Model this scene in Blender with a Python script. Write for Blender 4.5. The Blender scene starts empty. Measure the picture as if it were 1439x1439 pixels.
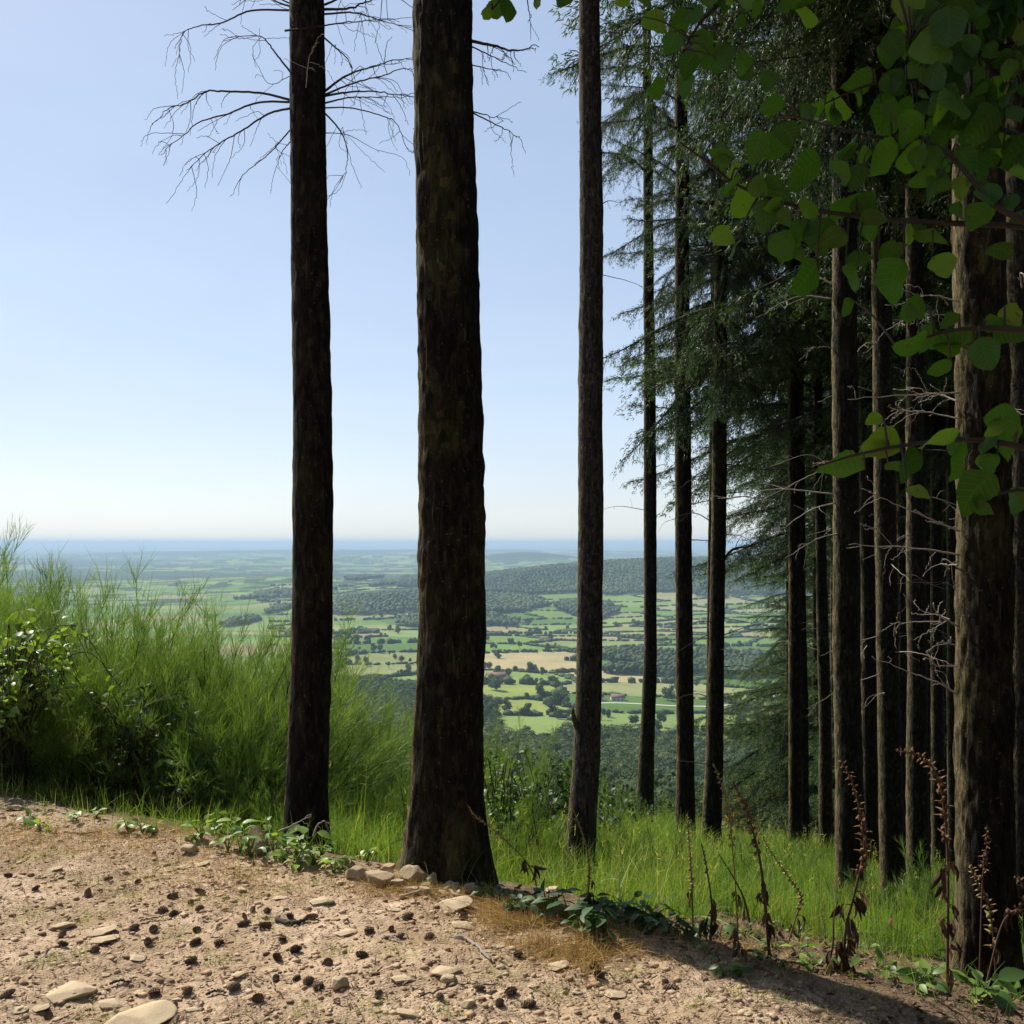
import bpy, math
import numpy as np
from mathutils import Vector

RNG = np.random.default_rng(11)
FPX, CX, HY, EYE = 1400.0, 719.5, 763.0, 1.6      # focal length and horizon row of the photograph
SCENE = bpy.context.scene
COL = SCENE.collection
def W(px, py, d):
    return np.array([(px - CX) / FPX * d, d, EYE - (py - HY) / FPX * d])
def PX(p):
    return CX + FPX * p[0] / p[1], HY - FPX * (p[2] - EYE) / p[1]
def smooth01(a, b, x):
    t = np.clip((x - a) / (b - a), 0, 1)
    return t * t * (3 - 2 * t)

# ------------------------------------------------------------------ noise
def _h(ix, iy, iz, seed):
    n = (ix.astype(np.int64) * 374761393 + iy.astype(np.int64) * 668265263 + iz.astype(np.int64) * 2147483647 + seed * 974634541) & 0xFFFFFFFF
    n = ((n ^ (n >> 13)) * 1274126177) & 0xFFFFFFFF
    n = ((n ^ (n >> 16)) * 1103515245) & 0xFFFFFFFF
    return ((n ^ (n >> 15)) & 0xFFFFFF) / float(0xFFFFFF)
def noise(x, y, z=0.0, seed=0):
    x, y, z = np.broadcast_arrays(np.asarray(x, float), np.asarray(y, float), np.asarray(z, float))
    ix, iy, iz = np.floor(x), np.floor(y), np.floor(z)
    fx, fy, fz = x - ix, y - iy, z - iz
    fx, fy, fz = [f * f * (3 - 2 * f) for f in (fx, fy, fz)]
    r = 0
    for a in (0, 1):
        for b in (0, 1):
            for c in (0, 1):
                r = r + _h(ix + a, iy + b, iz + c, seed) * (fx if a else 1 - fx) * (fy if b else 1 - fy) * (fz if c else 1 - fz)
    return r
def fbm(x, y, z=0.0, seed=0, o=3):
    r, a, t = 0, 1.0, 0
    for k in range(o):
        r = r + a * noise(np.asarray(x) * 2 ** k, np.asarray(y) * 2 ** k, np.asarray(z) * 2 ** k, seed + k * 17)
        t += a; a *= 0.5
    return r / t

# ------------------------------------------------------------------ mesh building
class Mesh:
    """Collects vertices, faces, a per-vertex tint and a material index; link() makes one object of them."""
    def __init__(s):
        s.v, s.f, s.t, s.m, s.n = [], [], [], [], 0
        s.extra = []
    def add(s, V, faces, tint=0.5, mat=0):
        V = np.asarray(V, float).reshape(-1, 3)
        if not isinstance(faces, list): faces = [faces]
        for fa in faces:
            fa = np.atleast_2d(np.asarray(fa, np.int64))
            if fa.size:
                s.f.append(fa + s.n); s.m.append(np.full(len(fa), mat, np.int32))
        s.v.append(V); s.t.append(np.broadcast_to(np.asarray(tint, float), (len(V),)).copy())
        s.n += len(V)
        return s
    def arrays(s):
        return np.concatenate(s.v), s.f, np.concatenate(s.t), s.m
    def place(s, other, M=None, off=(0, 0, 0), sc=1.0, tint=0.0):
        V, f, t, m = other.arrays()
        V = V * sc
        if M is not None: V = V @ np.asarray(M).T
        V = V + np.asarray(off)
        for fa, mm in zip(f, m):
            s.f.append(fa + s.n); s.m.append(mm)
        s.v.append(V); s.t.append(np.clip(t + tint, 0, 1)); s.n += len(V)
    def data(s, name, mats, smooth=False, origin=(0, 0, 0), attrs=None):
        V = np.concatenate(s.v) - np.asarray(origin)
        me = bpy.data.meshes.new(name)
        loops = np.concatenate([fa.reshape(-1) for fa in s.f])
        tot = np.concatenate([np.full(len(fa), fa.shape[1], np.int64) for fa in s.f])
        start = np.concatenate([[0], np.cumsum(tot)[:-1]])
        me.vertices.add(len(V)); me.vertices.foreach_set('co', V.astype(np.float32).ravel())
        me.loops.add(len(loops)); me.loops.foreach_set('vertex_index', loops.astype(np.int32))
        me.polygons.add(len(tot)); me.polygons.foreach_set('loop_start', start.astype(np.int32))
        mi = np.concatenate(s.m)
        if mi.any(): me.polygons.foreach_set('material_index', mi)
        if smooth: me.polygons.foreach_set('use_smooth', np.ones(len(tot), bool))
        a = me.attributes.new('tint', 'FLOAT', 'POINT')
        a.data.foreach_set('value', np.concatenate(s.t).astype(np.float32))
        for k, val in (attrs or {}).items():
            if val.ndim == 2:
                a = me.attributes.new(k, 'FLOAT_COLOR', 'POINT')
                a.data.foreach_set('color', np.c_[val, np.ones(len(val))].astype(np.float32).ravel())
            else:
                a = me.attributes.new(k, 'FLOAT', 'POINT')
                a.data.foreach_set('value', val.astype(np.float32))
        for m in (mats if isinstance(mats, (list, tuple)) else [mats]): me.materials.append(m)
        me.update(calc_edges=True)
        return me
    def link(s, name, mats, parent=None, smooth=False, loc=(0, 0, 0), origin=None, attrs=None):
        return obj(name, s.data(name, mats, smooth, loc if origin is None else origin, attrs), parent, loc if parent is None else (0, 0, 0))
def obj(name, me, parent=None, loc=(0, 0, 0), rotz=0.0, sc=None):
    o = bpy.data.objects.new(name, me); COL.objects.link(o)
    o.parent = parent; o.location = [float(c) for c in loc]; o.rotation_euler = (0, 0, rotz)
    if sc is not None: o.scale = sc if hasattr(sc, '__len__') else (sc, sc, sc)
    return o
def empty(name, loc, label, cat, group=None):
    o = bpy.data.objects.new(name, None); COL.objects.link(o); o.location = [float(c) for c in loc]
    o.empty_display_size = 0.1
    return tag(o, label, cat, group)
def tag(o, label=None, cat=None, group=None, kind=None):
    if label: o['label'] = label
    if cat: o['category'] = cat
    if group: o['group'] = group
    if kind: o['kind'] = kind
    return o
ORD = ['', 'first', 'second', 'third', 'fourth', 'fifth', 'sixth', 'seventh', 'eighth', 'ninth', 'tenth', 'eleventh', 'twelfth', 'thirteenth', 'fourteenth',
       'fifteenth', 'sixteenth', 'seventeenth', 'eighteenth', 'nineteenth', 'twentieth']
def nth(k):
    if k <= 20: return ORD[k]
    return str(k) + ('th' if 10 <= k % 100 <= 20 else {1: 'st', 2: 'nd', 3: 'rd'}.get(k % 10, 'th'))
def ordinal_labels(items, pos, text, bands):
    """items: objects; pos: their (px, py); text(o, nth, band) makes the label; bands: list of (max value of py, words)."""
    left = list(range(len(items))); prev = -1e9
    for lim, words in bands:
        ids = sorted([i for i in left if prev <= pos[i][1] < lim], key=lambda i: pos[i][0])
        for k, i in enumerate(ids): items[i]['label'] = text(items[i], nth(k + 1), words)
        prev = lim

def unit(v):
    v = np.asarray(v, float)
    return v / np.maximum(np.linalg.norm(v, axis=-1, keepdims=True), 1e-9)
def spline(P, n):
    """Catmull-Rom through the points P, n samples."""
    P = np.asarray(P, float)
    if len(P) == 2: return P[0] + (P[1] - P[0]) * np.linspace(0, 1, n)[:, None]
    Q = np.vstack([2 * P[0] - P[1], P, 2 * P[-1] - P[-2]])
    t = np.linspace(0, len(P) - 1 - 1e-9, n); i = t.astype(int); u = (t - i)[:, None]
    a, b, c, d = Q[i], Q[i + 1], Q[i + 2], Q[i + 3]
    return 0.5 * (2 * b + (c - a) * u + (2 * a - 5 * b + 4 * c - d) * u ** 2 + (3 * b - a - 3 * c + d) * u ** 3)
def tube(m, P, r, k=6, tint=0.5, mat=0, cap=True):
    P = np.asarray(P, float); n = len(P); r = np.broadcast_to(np.asarray(r, float), (n,))
    T = unit(np.gradient(P, axis=0))
    up = np.array([0, 0, 1.0]) if abs(T[:, 2]).mean() < 0.8 else np.array([1.0, 0, 0])
    S = unit(np.cross(T, up)); B = np.cross(S, T)
    a = np.arange(k) / k * 2 * np.pi
    V = P[:, None] + (S[:, None] * np.cos(a)[None, :, None] + B[:, None] * np.sin(a)[None, :, None]) * r[:, None, None]
    i = np.arange(n - 1)[:, None] * k; j = np.arange(k)[None]
    Fq = np.stack([i + j, i + (j + 1) % k, i + k + (j + 1) % k, i + k + j], -1).reshape(-1, 4)
    faces = [Fq]
    if cap and k >= 3:
        if k == 4: faces.append(np.array([[3, 2, 1, 0], [(n - 1) * k + q for q in range(4)]]))
        else:
            V = np.concatenate([V.reshape(-1, 3), P[[0, -1]]]); c0 = n * k
            q = np.arange(k)
            faces.append(np.stack([np.full(k, c0), (q + 1) % k, q], -1)); faces.append(np.stack([np.full(k, c0 + 1), (n - 1) * k + q, (n - 1) * k + (q + 1) % k], -1))
    m.add(V.reshape(-1, 3), faces, tint, mat)
def ribbons(m, B, C, E, w, seg=3, tint=0.5, mat=0, tip=0.15, side=None, rng=RNG):
    """Narrow tapering blades along quadratic curves B-C-E (arrays n x 3)."""
    B, C, E = [np.asarray(q, float).reshape(-1, 3) for q in (B, C, E)]; n = len(B)
    t = np.linspace(0, 1, seg + 1)[None, :, None]
    P = B[:, None] * (1 - t) ** 2 + C[:, None] * 2 * t * (1 - t) + E[:, None] * t * t
    if side is None: side = rng.normal(size=(n, 3))
    d = unit(E - B); side = unit(np.cross(d, side))
    ww = np.broadcast_to(np.asarray(w, float), (n,))[:, None, None] * 0.5 * (1 - (1 - tip) * t ** 1.5)
    V = np.stack([P - side[:, None] * ww, P + side[:, None] * ww], 2).reshape(n, -1, 3)
    k = (seg + 1) * 2
    b = (np.arange(n) * k)[:, None, None]; q = (np.arange(seg) * 2)[None, :, None]
    Fq = (b + q + np.array([0, 1, 3, 2])[None, None]).reshape(-1, 4)
    tt = np.broadcast_to(np.asarray(tint, float), (n,)) if np.ndim(tint) < 2 else tint
    tt = np.repeat(tt, k) if np.ndim(tt) == 1 else np.repeat(tt, 2, axis=1).ravel()
    m.add(V.reshape(-1, 3), Fq, tt, mat)
def leaves(m, P, D, N, L, Wd, tint=0.5, mat=0, fold=0.25, droop=0.25):
    """Simple pointed leaves: base P, direction D, upper side N, length L, width Wd."""
    P, D, N = [np.asarray(q, float).reshape(-1, 3) for q in (P, D, N)]; n = len(P)
    D = unit(D); S = unit(np.cross(D, N)); N = np.cross(S, D)
    L = np.broadcast_to(np.asarray(L, float), (n,)); Wd = np.broadcast_to(np.asarray(Wd, float), (n,))
    t = np.array([0, .18, .42, .68, .88, 1.0]); wv = np.array([.06, .72, 1.0, .78, .36, .02]) * 0.5
    V = []
    for tk, wk in zip(t, wv):
        mid = P + D * (L * tk)[:, None] - N * (L * droop * tk * tk)[:, None]
        e = S * (Wd * wk)[:, None]; up = N * (Wd * wk * fold)[:, None]
        V += [mid - e + up, mid, mid + e + up]
    V = np.stack(V, 1); k = V.shape[1]
    q = []
    for i in range(len(t) - 1):
        for c in (0, 1): q.append([i * 3 + c, i * 3 + c + 1, i * 3 + c + 4, i * 3 + c + 3])
    Fq = ((np.arange(n) * k)[:, None, None] + np.array(q)[None]).reshape(-1, 4)
    m.add(V.reshape(-1, 3), Fq, np.repeat(np.broadcast_to(np.asarray(tint, float), (n,)), k), mat)
def icosphere(sub=1):
    p = (1 + 5 ** .5) / 2
    V = [(-1, p, 0), (1, p, 0), (-1, -p, 0), (1, -p, 0), (0, -1, p), (0, 1, p), (0, -1, -p), (0, 1, -p), (p, 0, -1), (p, 0, 1), (-p, 0, -1), (-p, 0, 1)]
    V = [tuple(unit(np.array(v))) for v in V]
    Fc = [(0, 11, 5), (0, 5, 1), (0, 1, 7), (0, 7, 10), (0, 10, 11), (1, 5, 9), (5, 11, 4), (11, 10, 2), (10, 7, 6), (7, 1, 8), (3, 9, 4), (3, 4, 2), (3, 2, 6), (3, 6, 8), (3, 8, 9),
          (4, 9, 5), (2, 4, 11), (6, 2, 10), (8, 6, 7), (9, 8, 1)]
    for _ in range(sub):
        cache, out = {}, []
        def mid(a, b):
            k = (min(a, b), max(a, b))
            if k not in cache:
                cache[k] = len(V); V.append(tuple(unit((np.array(V[a]) + np.array(V[b])) / 2)))
            return cache[k]
        for a, b, c in Fc:
            ab, bc, ca = mid(a, b), mid(b, c), mid(c, a)
            out += [(a, ab, ca), (b, bc, ab), (c, ca, bc), (ab, bc, ca)]
        Fc = out
    return np.array(V), np.array(Fc)
ICO0, ICO1, ICO2, ICO3 = icosphere(0), icosphere(1), icosphere(2), icosphere(3)

# ------------------------------------------------------------------ materials
def mat(name):
    m = bpy.data.materials.new(name); m.use_nodes = True
    nt = m.node_tree; nt.nodes.clear()
    return m, nt, nt.nodes, nt.links
def node(nt, kind, ins=None, **props):
    n = nt.nodes.new(kind)
    for k, v in props.items(): setattr(n, k, v)
    for k, v in (ins or {}).items():
        if isinstance(v, bpy.types.NodeSocket): nt.links.new(v, n.inputs[k])
        else: n.inputs[k].default_value = v
    return n
def ramp(nt, fac, stops):
    r = nt.nodes.new('ShaderNodeValToRGB'); nt.links.new(fac, r.inputs[0])
    e = r.color_ramp.elements
    while len(e) < len(stops): e.new(0.5)
    for el, (p, c) in zip(e, stops): el.position = p; el.color = (*c, 1)
    return r.outputs[0]
def attr(nt, name):
    return node(nt, 'ShaderNodeAttribute', attribute_name=name)
def mix(nt, fac, a, b, mode='MIX'):
    n = nt.nodes.new('ShaderNodeMix'); n.data_type = 'RGBA'; n.blend_type = mode
    for sock, v in ((n.inputs[0], fac), (n.inputs[6], a), (n.inputs[7], b)):
        if isinstance(v, bpy.types.NodeSocket): nt.links.new(v, sock)
        else: sock.default_value = v if np.ndim(v) == 0 else (*v, 1)
    return n.outputs[2]
def mathn(nt, op, a, b=0.0, clamp=False):
    n = nt.nodes.new('ShaderNodeMath'); n.operation = op; n.use_clamp = clamp
    for i, v in enumerate((a, b)):
        if isinstance(v, bpy.types.NodeSocket): nt.links.new(v, n.inputs[i])
        else: n.inputs[i].default_value = v
    return n.outputs[0]
def coords(nt, scale=(1, 1, 1)):
    t = node(nt, 'ShaderNodeTexCoord'); mp = node(nt, 'ShaderNodeMapping', {'Vector': t.outputs['Object'], 'Scale': scale})
    return mp.outputs[0]
def geo_pos(nt, scale=(1, 1, 1)):
    g = node(nt, 'ShaderNodeNewGeometry'); mp = node(nt, 'ShaderNodeMapping', {'Vector': g.outputs['Position'], 'Scale': scale})
    return mp.outputs[0]
def nz(nt, vec, scale, detail=4, rough=0.55, dist=0.0):
    return node(nt, 'ShaderNodeTexNoise', {'Vector': vec, 'Scale': scale, 'Detail': detail, 'Roughness': rough, 'Distortion': dist}).outputs[0]
def bump(nt, h, strength, dist, normal=None):
    n = node(nt, 'ShaderNodeBump', {'Height': h, 'Strength': strength, 'Distance': dist})
    if normal is not None: nt.links.new(normal, n.inputs['Normal'])
    return n.outputs[0]
def finish(nt, color, rough=0.8, normal=None, trans=None, tw=0.35, spec=0.25):
    p = node(nt, 'ShaderNodeBsdfPrincipled', {'Roughness': rough, 'Specular IOR Level': spec})
    for sock, v in (('Base Color', color),):
        if isinstance(v, bpy.types.NodeSocket): nt.links.new(v, p.inputs[sock])
        else: p.inputs[sock].default_value = (*v, 1)
    if normal is not None: nt.links.new(normal, p.inputs['Normal'])
    out = node(nt, 'ShaderNodeOutputMaterial')
    sh = p.outputs[0]
    if trans is not None:
        tr = node(nt, 'ShaderNodeBsdfTranslucent')
        if isinstance(trans, bpy.types.NodeSocket): nt.links.new(trans, tr.inputs['Color'])
        else: tr.inputs['Color'].default_value = (*trans, 1)
        mx = node(nt, 'ShaderNodeMixShader', {0: tw, 1: sh, 2: tr.outputs[0]}); sh = mx.outputs[0]
    nt.links.new(sh, out.inputs['Surface'])
def leaf_mat(name, stops, tw=0.35, tcol=(1.5, 1.7, 0.6), rough=0.55, spec=0.3):
    m, nt, N, L = mat(name)
    t = attr(nt, 'tint').outputs['Fac']
    c = ramp(nt, t, stops)
    tc = mix(nt, 1.0, c, tcol, 'MULTIPLY')
    finish(nt, c, rough, None, tc, tw, spec)
    return m
def plain_mat(name, stops, rough=0.85, scale=30, bumpd=0.004):
    m, nt, N, L = mat(name)
    t = attr(nt, 'tint').outputs['Fac']
    v = coords(nt); n = nz(nt, v, scale, 5, 0.6)
    f = mathn(nt, 'ADD', mathn(nt, 'MULTIPLY', t, 0.6), mathn(nt, 'MULTIPLY', mathn(nt, 'SUBTRACT', n, 0.3), 0.7), True)
    finish(nt, ramp(nt, f, stops), rough, bump(nt, n, 0.5, bumpd))
    return m

def bark_mat(name, dark, mid, light, moss, mossamt, scale=1.0):
    m, nt, N, L = mat(name)
    v = coords(nt, (1, 1, 0.24)); vs = coords(nt, (1, 1, 1))
    big = nz(nt, v, 34 * scale, 8, 0.72, 0.8)
    ridge = mathn(nt, 'ABSOLUTE', mathn(nt, 'SUBTRACT', nz(nt, coords(nt, (1, 1, 0.13)), 22 * scale, 4, 0.6, 1.2), 0.5))
    fine = nz(nt, vs, 150 * scale, 4, 0.75)
    h = mathn(nt, 'ADD', mathn(nt, 'MULTIPLY', mathn(nt, 'MINIMUM', mathn(nt, 'MULTIPLY', ridge, 5.0), 1.0), 0.30), mathn(nt, 'MULTIPLY', big, 0.75))
    h = mathn(nt, 'ADD', h, mathn(nt, 'MULTIPLY', fine, 0.22))
    c = ramp(nt, h, [(0.42, dark), (0.72, mid), (0.95, light)])
    sp = nz(nt, vs, 60, 2, 0.5)
    c = mix(nt, mathn(nt, 'MULTIPLY', mathn(nt, 'GREATER_THAN', sp, 0.69), 0.5), c, tuple(q * 1.6 for q in light))
    patch = nz(nt, coords(nt, (1, 1, 0.5)), 3.2, 5, 0.65)
    c = mix(nt, mathn(nt, 'MULTIPLY', mathn(nt, 'SUBTRACT', patch, 0.5), mossamt, True), c, moss)
    vor = node(nt, 'ShaderNodeTexVoronoi', {'Vector': node(nt, 'ShaderNodeVectorMath', {0: coords(nt, (1, 1, 0.5)), 1: node(nt, 'ShaderNodeVectorMath', {0: node(nt, 'ShaderNodeTexNoise', {'Vector': vs, 'Scale': 22.0, 'Detail': 3.0}).outputs['Color'], 1: (.035, .035, .035)}, operation='MULTIPLY').outputs[0]}, operation='ADD').outputs[0], 'Scale': 36 * scale})
    flake = mathn(nt, 'MULTIPLY', vor.outputs['Color'], 1.0)
    c = mix(nt, 1.0, c, ramp(nt, flake, [(.15, (.55, .55, .55)), (.6, (1.05, 1.02, 1.0)), (.9, (1.75, 1.65, 1.5))]), 'MULTIPLY')
    h = mathn(nt, 'ADD', h, mathn(nt, 'MULTIPLY', mathn(nt, 'SUBTRACT', 0.6, vor.outputs['Distance']), 0.35))
    h = mathn(nt, 'ADD', h, mathn(nt, 'MULTIPLY', flake, 0.22))
    t = attr(nt, 'tint').outputs['Fac']                       # left-side lichen and moss colour that also paints in the sunlit edge
    lit_lichen = mathn(nt, 'MULTIPLY', mathn(nt, 'ADD', t, mathn(nt, 'MULTIPLY', mathn(nt, 'SUBTRACT', big, 0.5), 2.4)), 1.1, True)
    c = mix(nt, mathn(nt, 'MULTIPLY', lit_lichen, mathn(nt, 'GREATER_THAN', t, 0.02)), c, mix(nt, mathn(nt, 'MULTIPLY', mathn(nt, 'SUBTRACT', mathn(nt, 'ADD', fine, mathn(nt, 'MULTIPLY', flake, .35)), .40), 3.0, True), tuple(q * .8 for q in mid), (0.25, 0.20, 0.10)))
    finish(nt, c, 0.95, bump(nt, h, 1.0, 0.016), spec=0.1)
    return m
BARK = bark_mat('spruce_bark', (0.0068, 0.0058, 0.0047), (0.021, 0.0175, 0.0135), (0.068, 0.057, 0.044), (0.060, 0.056, 0.02), 1.6)
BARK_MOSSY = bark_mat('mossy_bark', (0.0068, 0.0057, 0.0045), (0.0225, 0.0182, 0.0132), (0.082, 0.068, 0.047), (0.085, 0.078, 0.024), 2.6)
BARK_SMOOTH = bark_mat('pale_bark', (0.010, 0.009, 0.007), (0.030, 0.025, 0.020), (0.085, 0.073, 0.058), (0.055, 0.058, 0.03), 1.5, 1.4)
BARK_GREY = bark_mat('grey_bark', (0.022, 0.019, 0.017), (0.062, 0.054, 0.046), (0.15, 0.132, 0.112), (0.07, 0.07, 0.045), 1.0, 1.4)
TWIG_DARK = plain_mat('dark_twig', [(0, (0.02, 0.016, 0.013)), (1, (0.075, 0.06, 0.048))], 0.9, 40, 0.001)
TWIG_PALE = plain_mat('bleached_twig', [(0, (0.16, 0.13, 0.10)), (1, (0.46, 0.40, 0.34))], 0.8, 40, 0.001)
WOOD_PALE = plain_mat('weathered_wood', [(0, (0.17, 0.12, 0.075)), (1, (0.44, 0.35, 0.24))], 0.85, 30, 0.002)
NEEDLE = leaf_mat('spruce_needles', [(0, (0.012, 0.026, 0.011)), (0.5, (0.032, 0.062, 0.020)), (1, (0.12, 0.17, 0.046))], 0.25, (1.3, 1.5, 0.6))
NEEDLE_LIGHT = leaf_mat('young_needles', [(0, (0.018, 0.036, 0.015)), (0.5, (0.048, 0.085, 0.028)), (1, (0.13, 0.18, 0.06))], 0.3, (1.3, 1.5, 0.6))
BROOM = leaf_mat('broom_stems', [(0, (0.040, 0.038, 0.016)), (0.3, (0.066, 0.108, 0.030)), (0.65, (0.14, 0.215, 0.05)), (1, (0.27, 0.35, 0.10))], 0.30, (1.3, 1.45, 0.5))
BROOM_WOOD = plain_mat('broom_wood', [(0, (0.03, 0.027, 0.016)), (1, (0.09, 0.075, 0.045))], 0.9, 40, 0.001)
GRASS = leaf_mat('green_grass', [(0, (0.07, 0.13, 0.026)), (0.45, (0.14, 0.225, 0.042)), (0.8, (0.23, 0.30, 0.065)), (1, (0.44, 0.37, 0.14))], 0.42, (1.3, 1.45, 0.5))
DRY = leaf_mat('dry_grass', [(0, (0.20, 0.12, 0.045)), (0.6, (0.44, 0.28, 0.10)), (1, (0.60, 0.45, 0.20))], 0.25, (1.1, 1.1, 0.9), 0.8, 0.1)
HAZEL = None
LEAF = leaf_mat('leafy_green', [(0, (0.035, 0.075, 0.02)), (0.5, (0.10, 0.18, 0.035)), (1, (0.25, 0.33, 0.07))], 0.35, (1.4, 1.5, 0.45), 0.45, 0.45)
LEAF_DARK = leaf_mat('dark_leaf', [(0, (0.018, 0.045, 0.014)), (0.6, (0.04, 0.085, 0.024)), (1, (0.11, 0.17, 0.05))], 0.3, (1.4, 1.5, 0.45), 0.5, 0.3)
WITHERED = leaf_mat('withered_leaf', [(0, (0.035, 0.022, 0.015)), (0.6, (0.115, 0.072, 0.044)), (1, (0.25, 0.17, 0.10))], 0.15, (1.3, 1.0, 0.7), 0.85, 0.1)
PODS = leaf_mat('seed_pods', [(0, (0.10, 0.05, 0.028)), (0.5, (0.22, 0.13, 0.065)), (1, (0.33, 0.30, 0.11))], 0.2, (1.2, 1.0, 0.7), 0.8, 0.15)
CONE = plain_mat('cone_scales', [(0, (0.06, 0.04, 0.028)), (1, (0.30, 0.205, 0.14))], 0.85, 60, 0.001)
STONE = plain_mat('sandy_stone', [(0, (0.28, 0.20, 0.12)), (0.5, (0.50, 0.39, 0.25)), (1, (0.66, 0.56, 0.40))], 0.9, 22, 0.006)
GRAVEL = plain_mat('gravel_grit', [(0, (0.13, 0.08, 0.05)), (0.5, (0.40, 0.27, 0.17)), (1, (0.58, 0.46, 0.32))], 0.95, 40, 0.002)
LITTER = plain_mat('needle_litter', [(0, (0.045, 0.028, 0.018)), (0.6, (0.16, 0.10, 0.06)), (1, (0.36, 0.26, 0.16))], 0.95, 40, 0.001)
CROWN = leaf_mat('broadleaf_crown', [(0, (0.024, 0.044, 0.013)), (0.5, (0.054, 0.088, 0.021)), (1, (0.115, 0.145, 0.034))], 0.12, (1.3, 1.4, 0.5), 0.7, 0.15)
CROWN_YELLOW = leaf_mat('yellowing_crown', [(0, (0.10, 0.09, 0.02)), (0.5, (0.19, 0.14, 0.03)), (1, (0.30, 0.20, 0.05))], 0.25, (1.2, 1.2, 0.5), 0.7, 0.15)
PINK = leaf_mat('pink_petals', [(0, (0.45, 0.10, 0.20)), (1, (0.62, 0.22, 0.32))], 0.3, (1.2, 1.0, 1.0))
HOUSE_WALL = plain_mat('rendered_wall', [(0, (0.40, 0.36, 0.30)), (1, (0.62, 0.58, 0.50))], 0.9, 2, 0.01)
HOUSE_ROOF = plain_mat('tile_roof', [(0, (0.12, 0.075, 0.06)), (1, (0.22, 0.14, 0.11))], 0.9, 2, 0.02)
HAZE_DENSITY, DUST, SKY_STRENGTH, SUN_STRENGTH, EXPOSURE = 8e-5, 0.6, 0.15, 4.9, 0.56
# ------------------------------------------------------------------ terrain
ZS = np.array([-1e6, 0, .5, 1, 2, 3.5, 5.5, 7.2, 9.3, 11.2, 15, 30, 60, 100, 200, 300, 450, 600, 800, 1000, 1300, 1800, 3500, 8000, 20000, 60000])
ZZ = np.array([0, 0, -.13, -.31, -.72, -1.27, -1.80, -2.17, -2.70, -3.16, -4.25, -9, -22, -38, -72, -98, -128, -150, -172, -186, -196, -200, -202, -206, -200, -110])
def edge_s(x, y):
    s1 = .47 * x + .88 * y - 3.94 + 0.22 * (noise(x * .9, y * .9, 0, 5) - .5)
    s2 = .75 * (x - 1.18) + .45 * (y - 3.4) + 0.30 * (noise(x * 1.1, y * 1.1, 0, 6) - .5)
    k = .3; a = np.maximum(s1, s2)
    return a + k * np.log1p(np.exp(-np.abs(s1 - s2) / k)) - .02
HILLS = [  # x, y, sx, sy, height
    (1000, 4300, 900, 560, 122), (250, 3900, 380, 300, 38), (-260, 3000, 240, 220, 40), (150, 10000, 420, 600, 105), (-1500, 11500, 1100, 900, 85),
    (2600, 8200, 1500, 700, 120), (-3200, 16000, 3000, 1500, 80), (700, 19000, 3000, 1500, 60), (-700, 1900, 400, 250, 22), (-1300, 4800, 700, 350, 35)]
def hill_part(x, y, idx):
    hx, hy, sx, sy, hh = HILLS[idx]
    return hh * np.exp(-.5 * ((x - hx) / sx) ** 2 - .5 * ((y - hy) / sy) ** 2)
def terrain(x, y):
    x, y = np.broadcast_arrays(np.asarray(x, float), np.asarray(y, float))
    s = edge_s(x, y); r = np.hypot(x, y)
    z = np.interp(s, ZS, ZZ)
    far = smooth01(900, 2200, r)
    z = z + far * sum(hill_part(x, y, i) for i in range(len(HILLS)))
    z = z + smooth01(500, 1500, r) * (fbm(x / 650, y / 650, 0, 9, 2) - .5) * 22
    z = z + smooth01(3000, 5000, r) * (fbm(x / 1500, y / 1500, 0, 19, 3) - .5) * 50
    z = z + smooth01(40, 140, s) * (1 - smooth01(900, 1200, r)) * (fbm(x / 90, y / 90, 0, 8, 2) - .5) * 9
    return z
def ground(x, y):
    """Near ground with its small relief."""
    z = terrain(x, y); s = edge_s(x, y)
    path = 1 - smooth01(-.1, .4, s)
    z = z + (fbm(x * 1.3, y * 1.3, 0, 3, 2) - .5) * .07
    z = z + path * ((fbm(x * 6, y * 6, 0, 4, 3) - .5) * .045 + (noise(x * 24, y * 24, 0, 14) - .5) * .011)
    z = z + (1 - path) * (fbm(x * 3, y * 3, 0, 13, 3) - .5) * .10
    return z
def hit(px, py, near=True):
    """Where the sight line through a point of the photograph meets the ground."""
    d = np.concatenate([np.linspace(2.2, 12, 1500), np.geomspace(12.01, 30000, 5000)]) if near else np.geomspace(350, 40000, 9000)
    x = (px - CX) / FPX * d; z = EYE - (py - HY) / FPX * d
    g = (ground if near and py > 1110 else terrain)(x, d)
    k = np.argmax(g >= z)
    return np.array([x[k], d[k], g[k]])

# fields of the valley: jittered cells
CU, CV, ROT = 205.0, 140.0, math.radians(17)
def uv_of(x, y):
    wx = x + 60 * (noise(x / 300, y / 300, 0, 41) - .5); wy = y + 60 * (noise(x / 300, y / 300, 0, 42) - .5)
    c, s = math.cos(ROT), math.sin(ROT)
    return (wx * c + wy * s) / CU, (-wx * s + wy * c) / CV
def cell_of(x, y, size=1.0):
    u, v = uv_of(np.asarray(x, float), np.asarray(y, float)); u, v = u / size, v / size
    iu, iv = np.floor(u), np.floor(v)
    best = np.full(np.shape(u), 1e9); bi = np.zeros(np.shape(u)); bj = np.zeros(np.shape(u))
    z0 = np.zeros_like(iu)
    for a in (-1, 0, 1):
        for b in (-1, 0, 1):
            ci, cj = iu + a, iv + b
            su = ci + .15 + .7 * _h(ci, cj, z0, 51); sv = cj + .15 + .7 * _h(ci, cj, z0, 52)
            dd = (u - su) ** 2 + (v - sv) ** 2
            t = dd < best
            best = np.where(t, dd, best); bi = np.where(t, ci, bi); bj = np.where(t, cj, bj)
    return bi, bj
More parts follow.
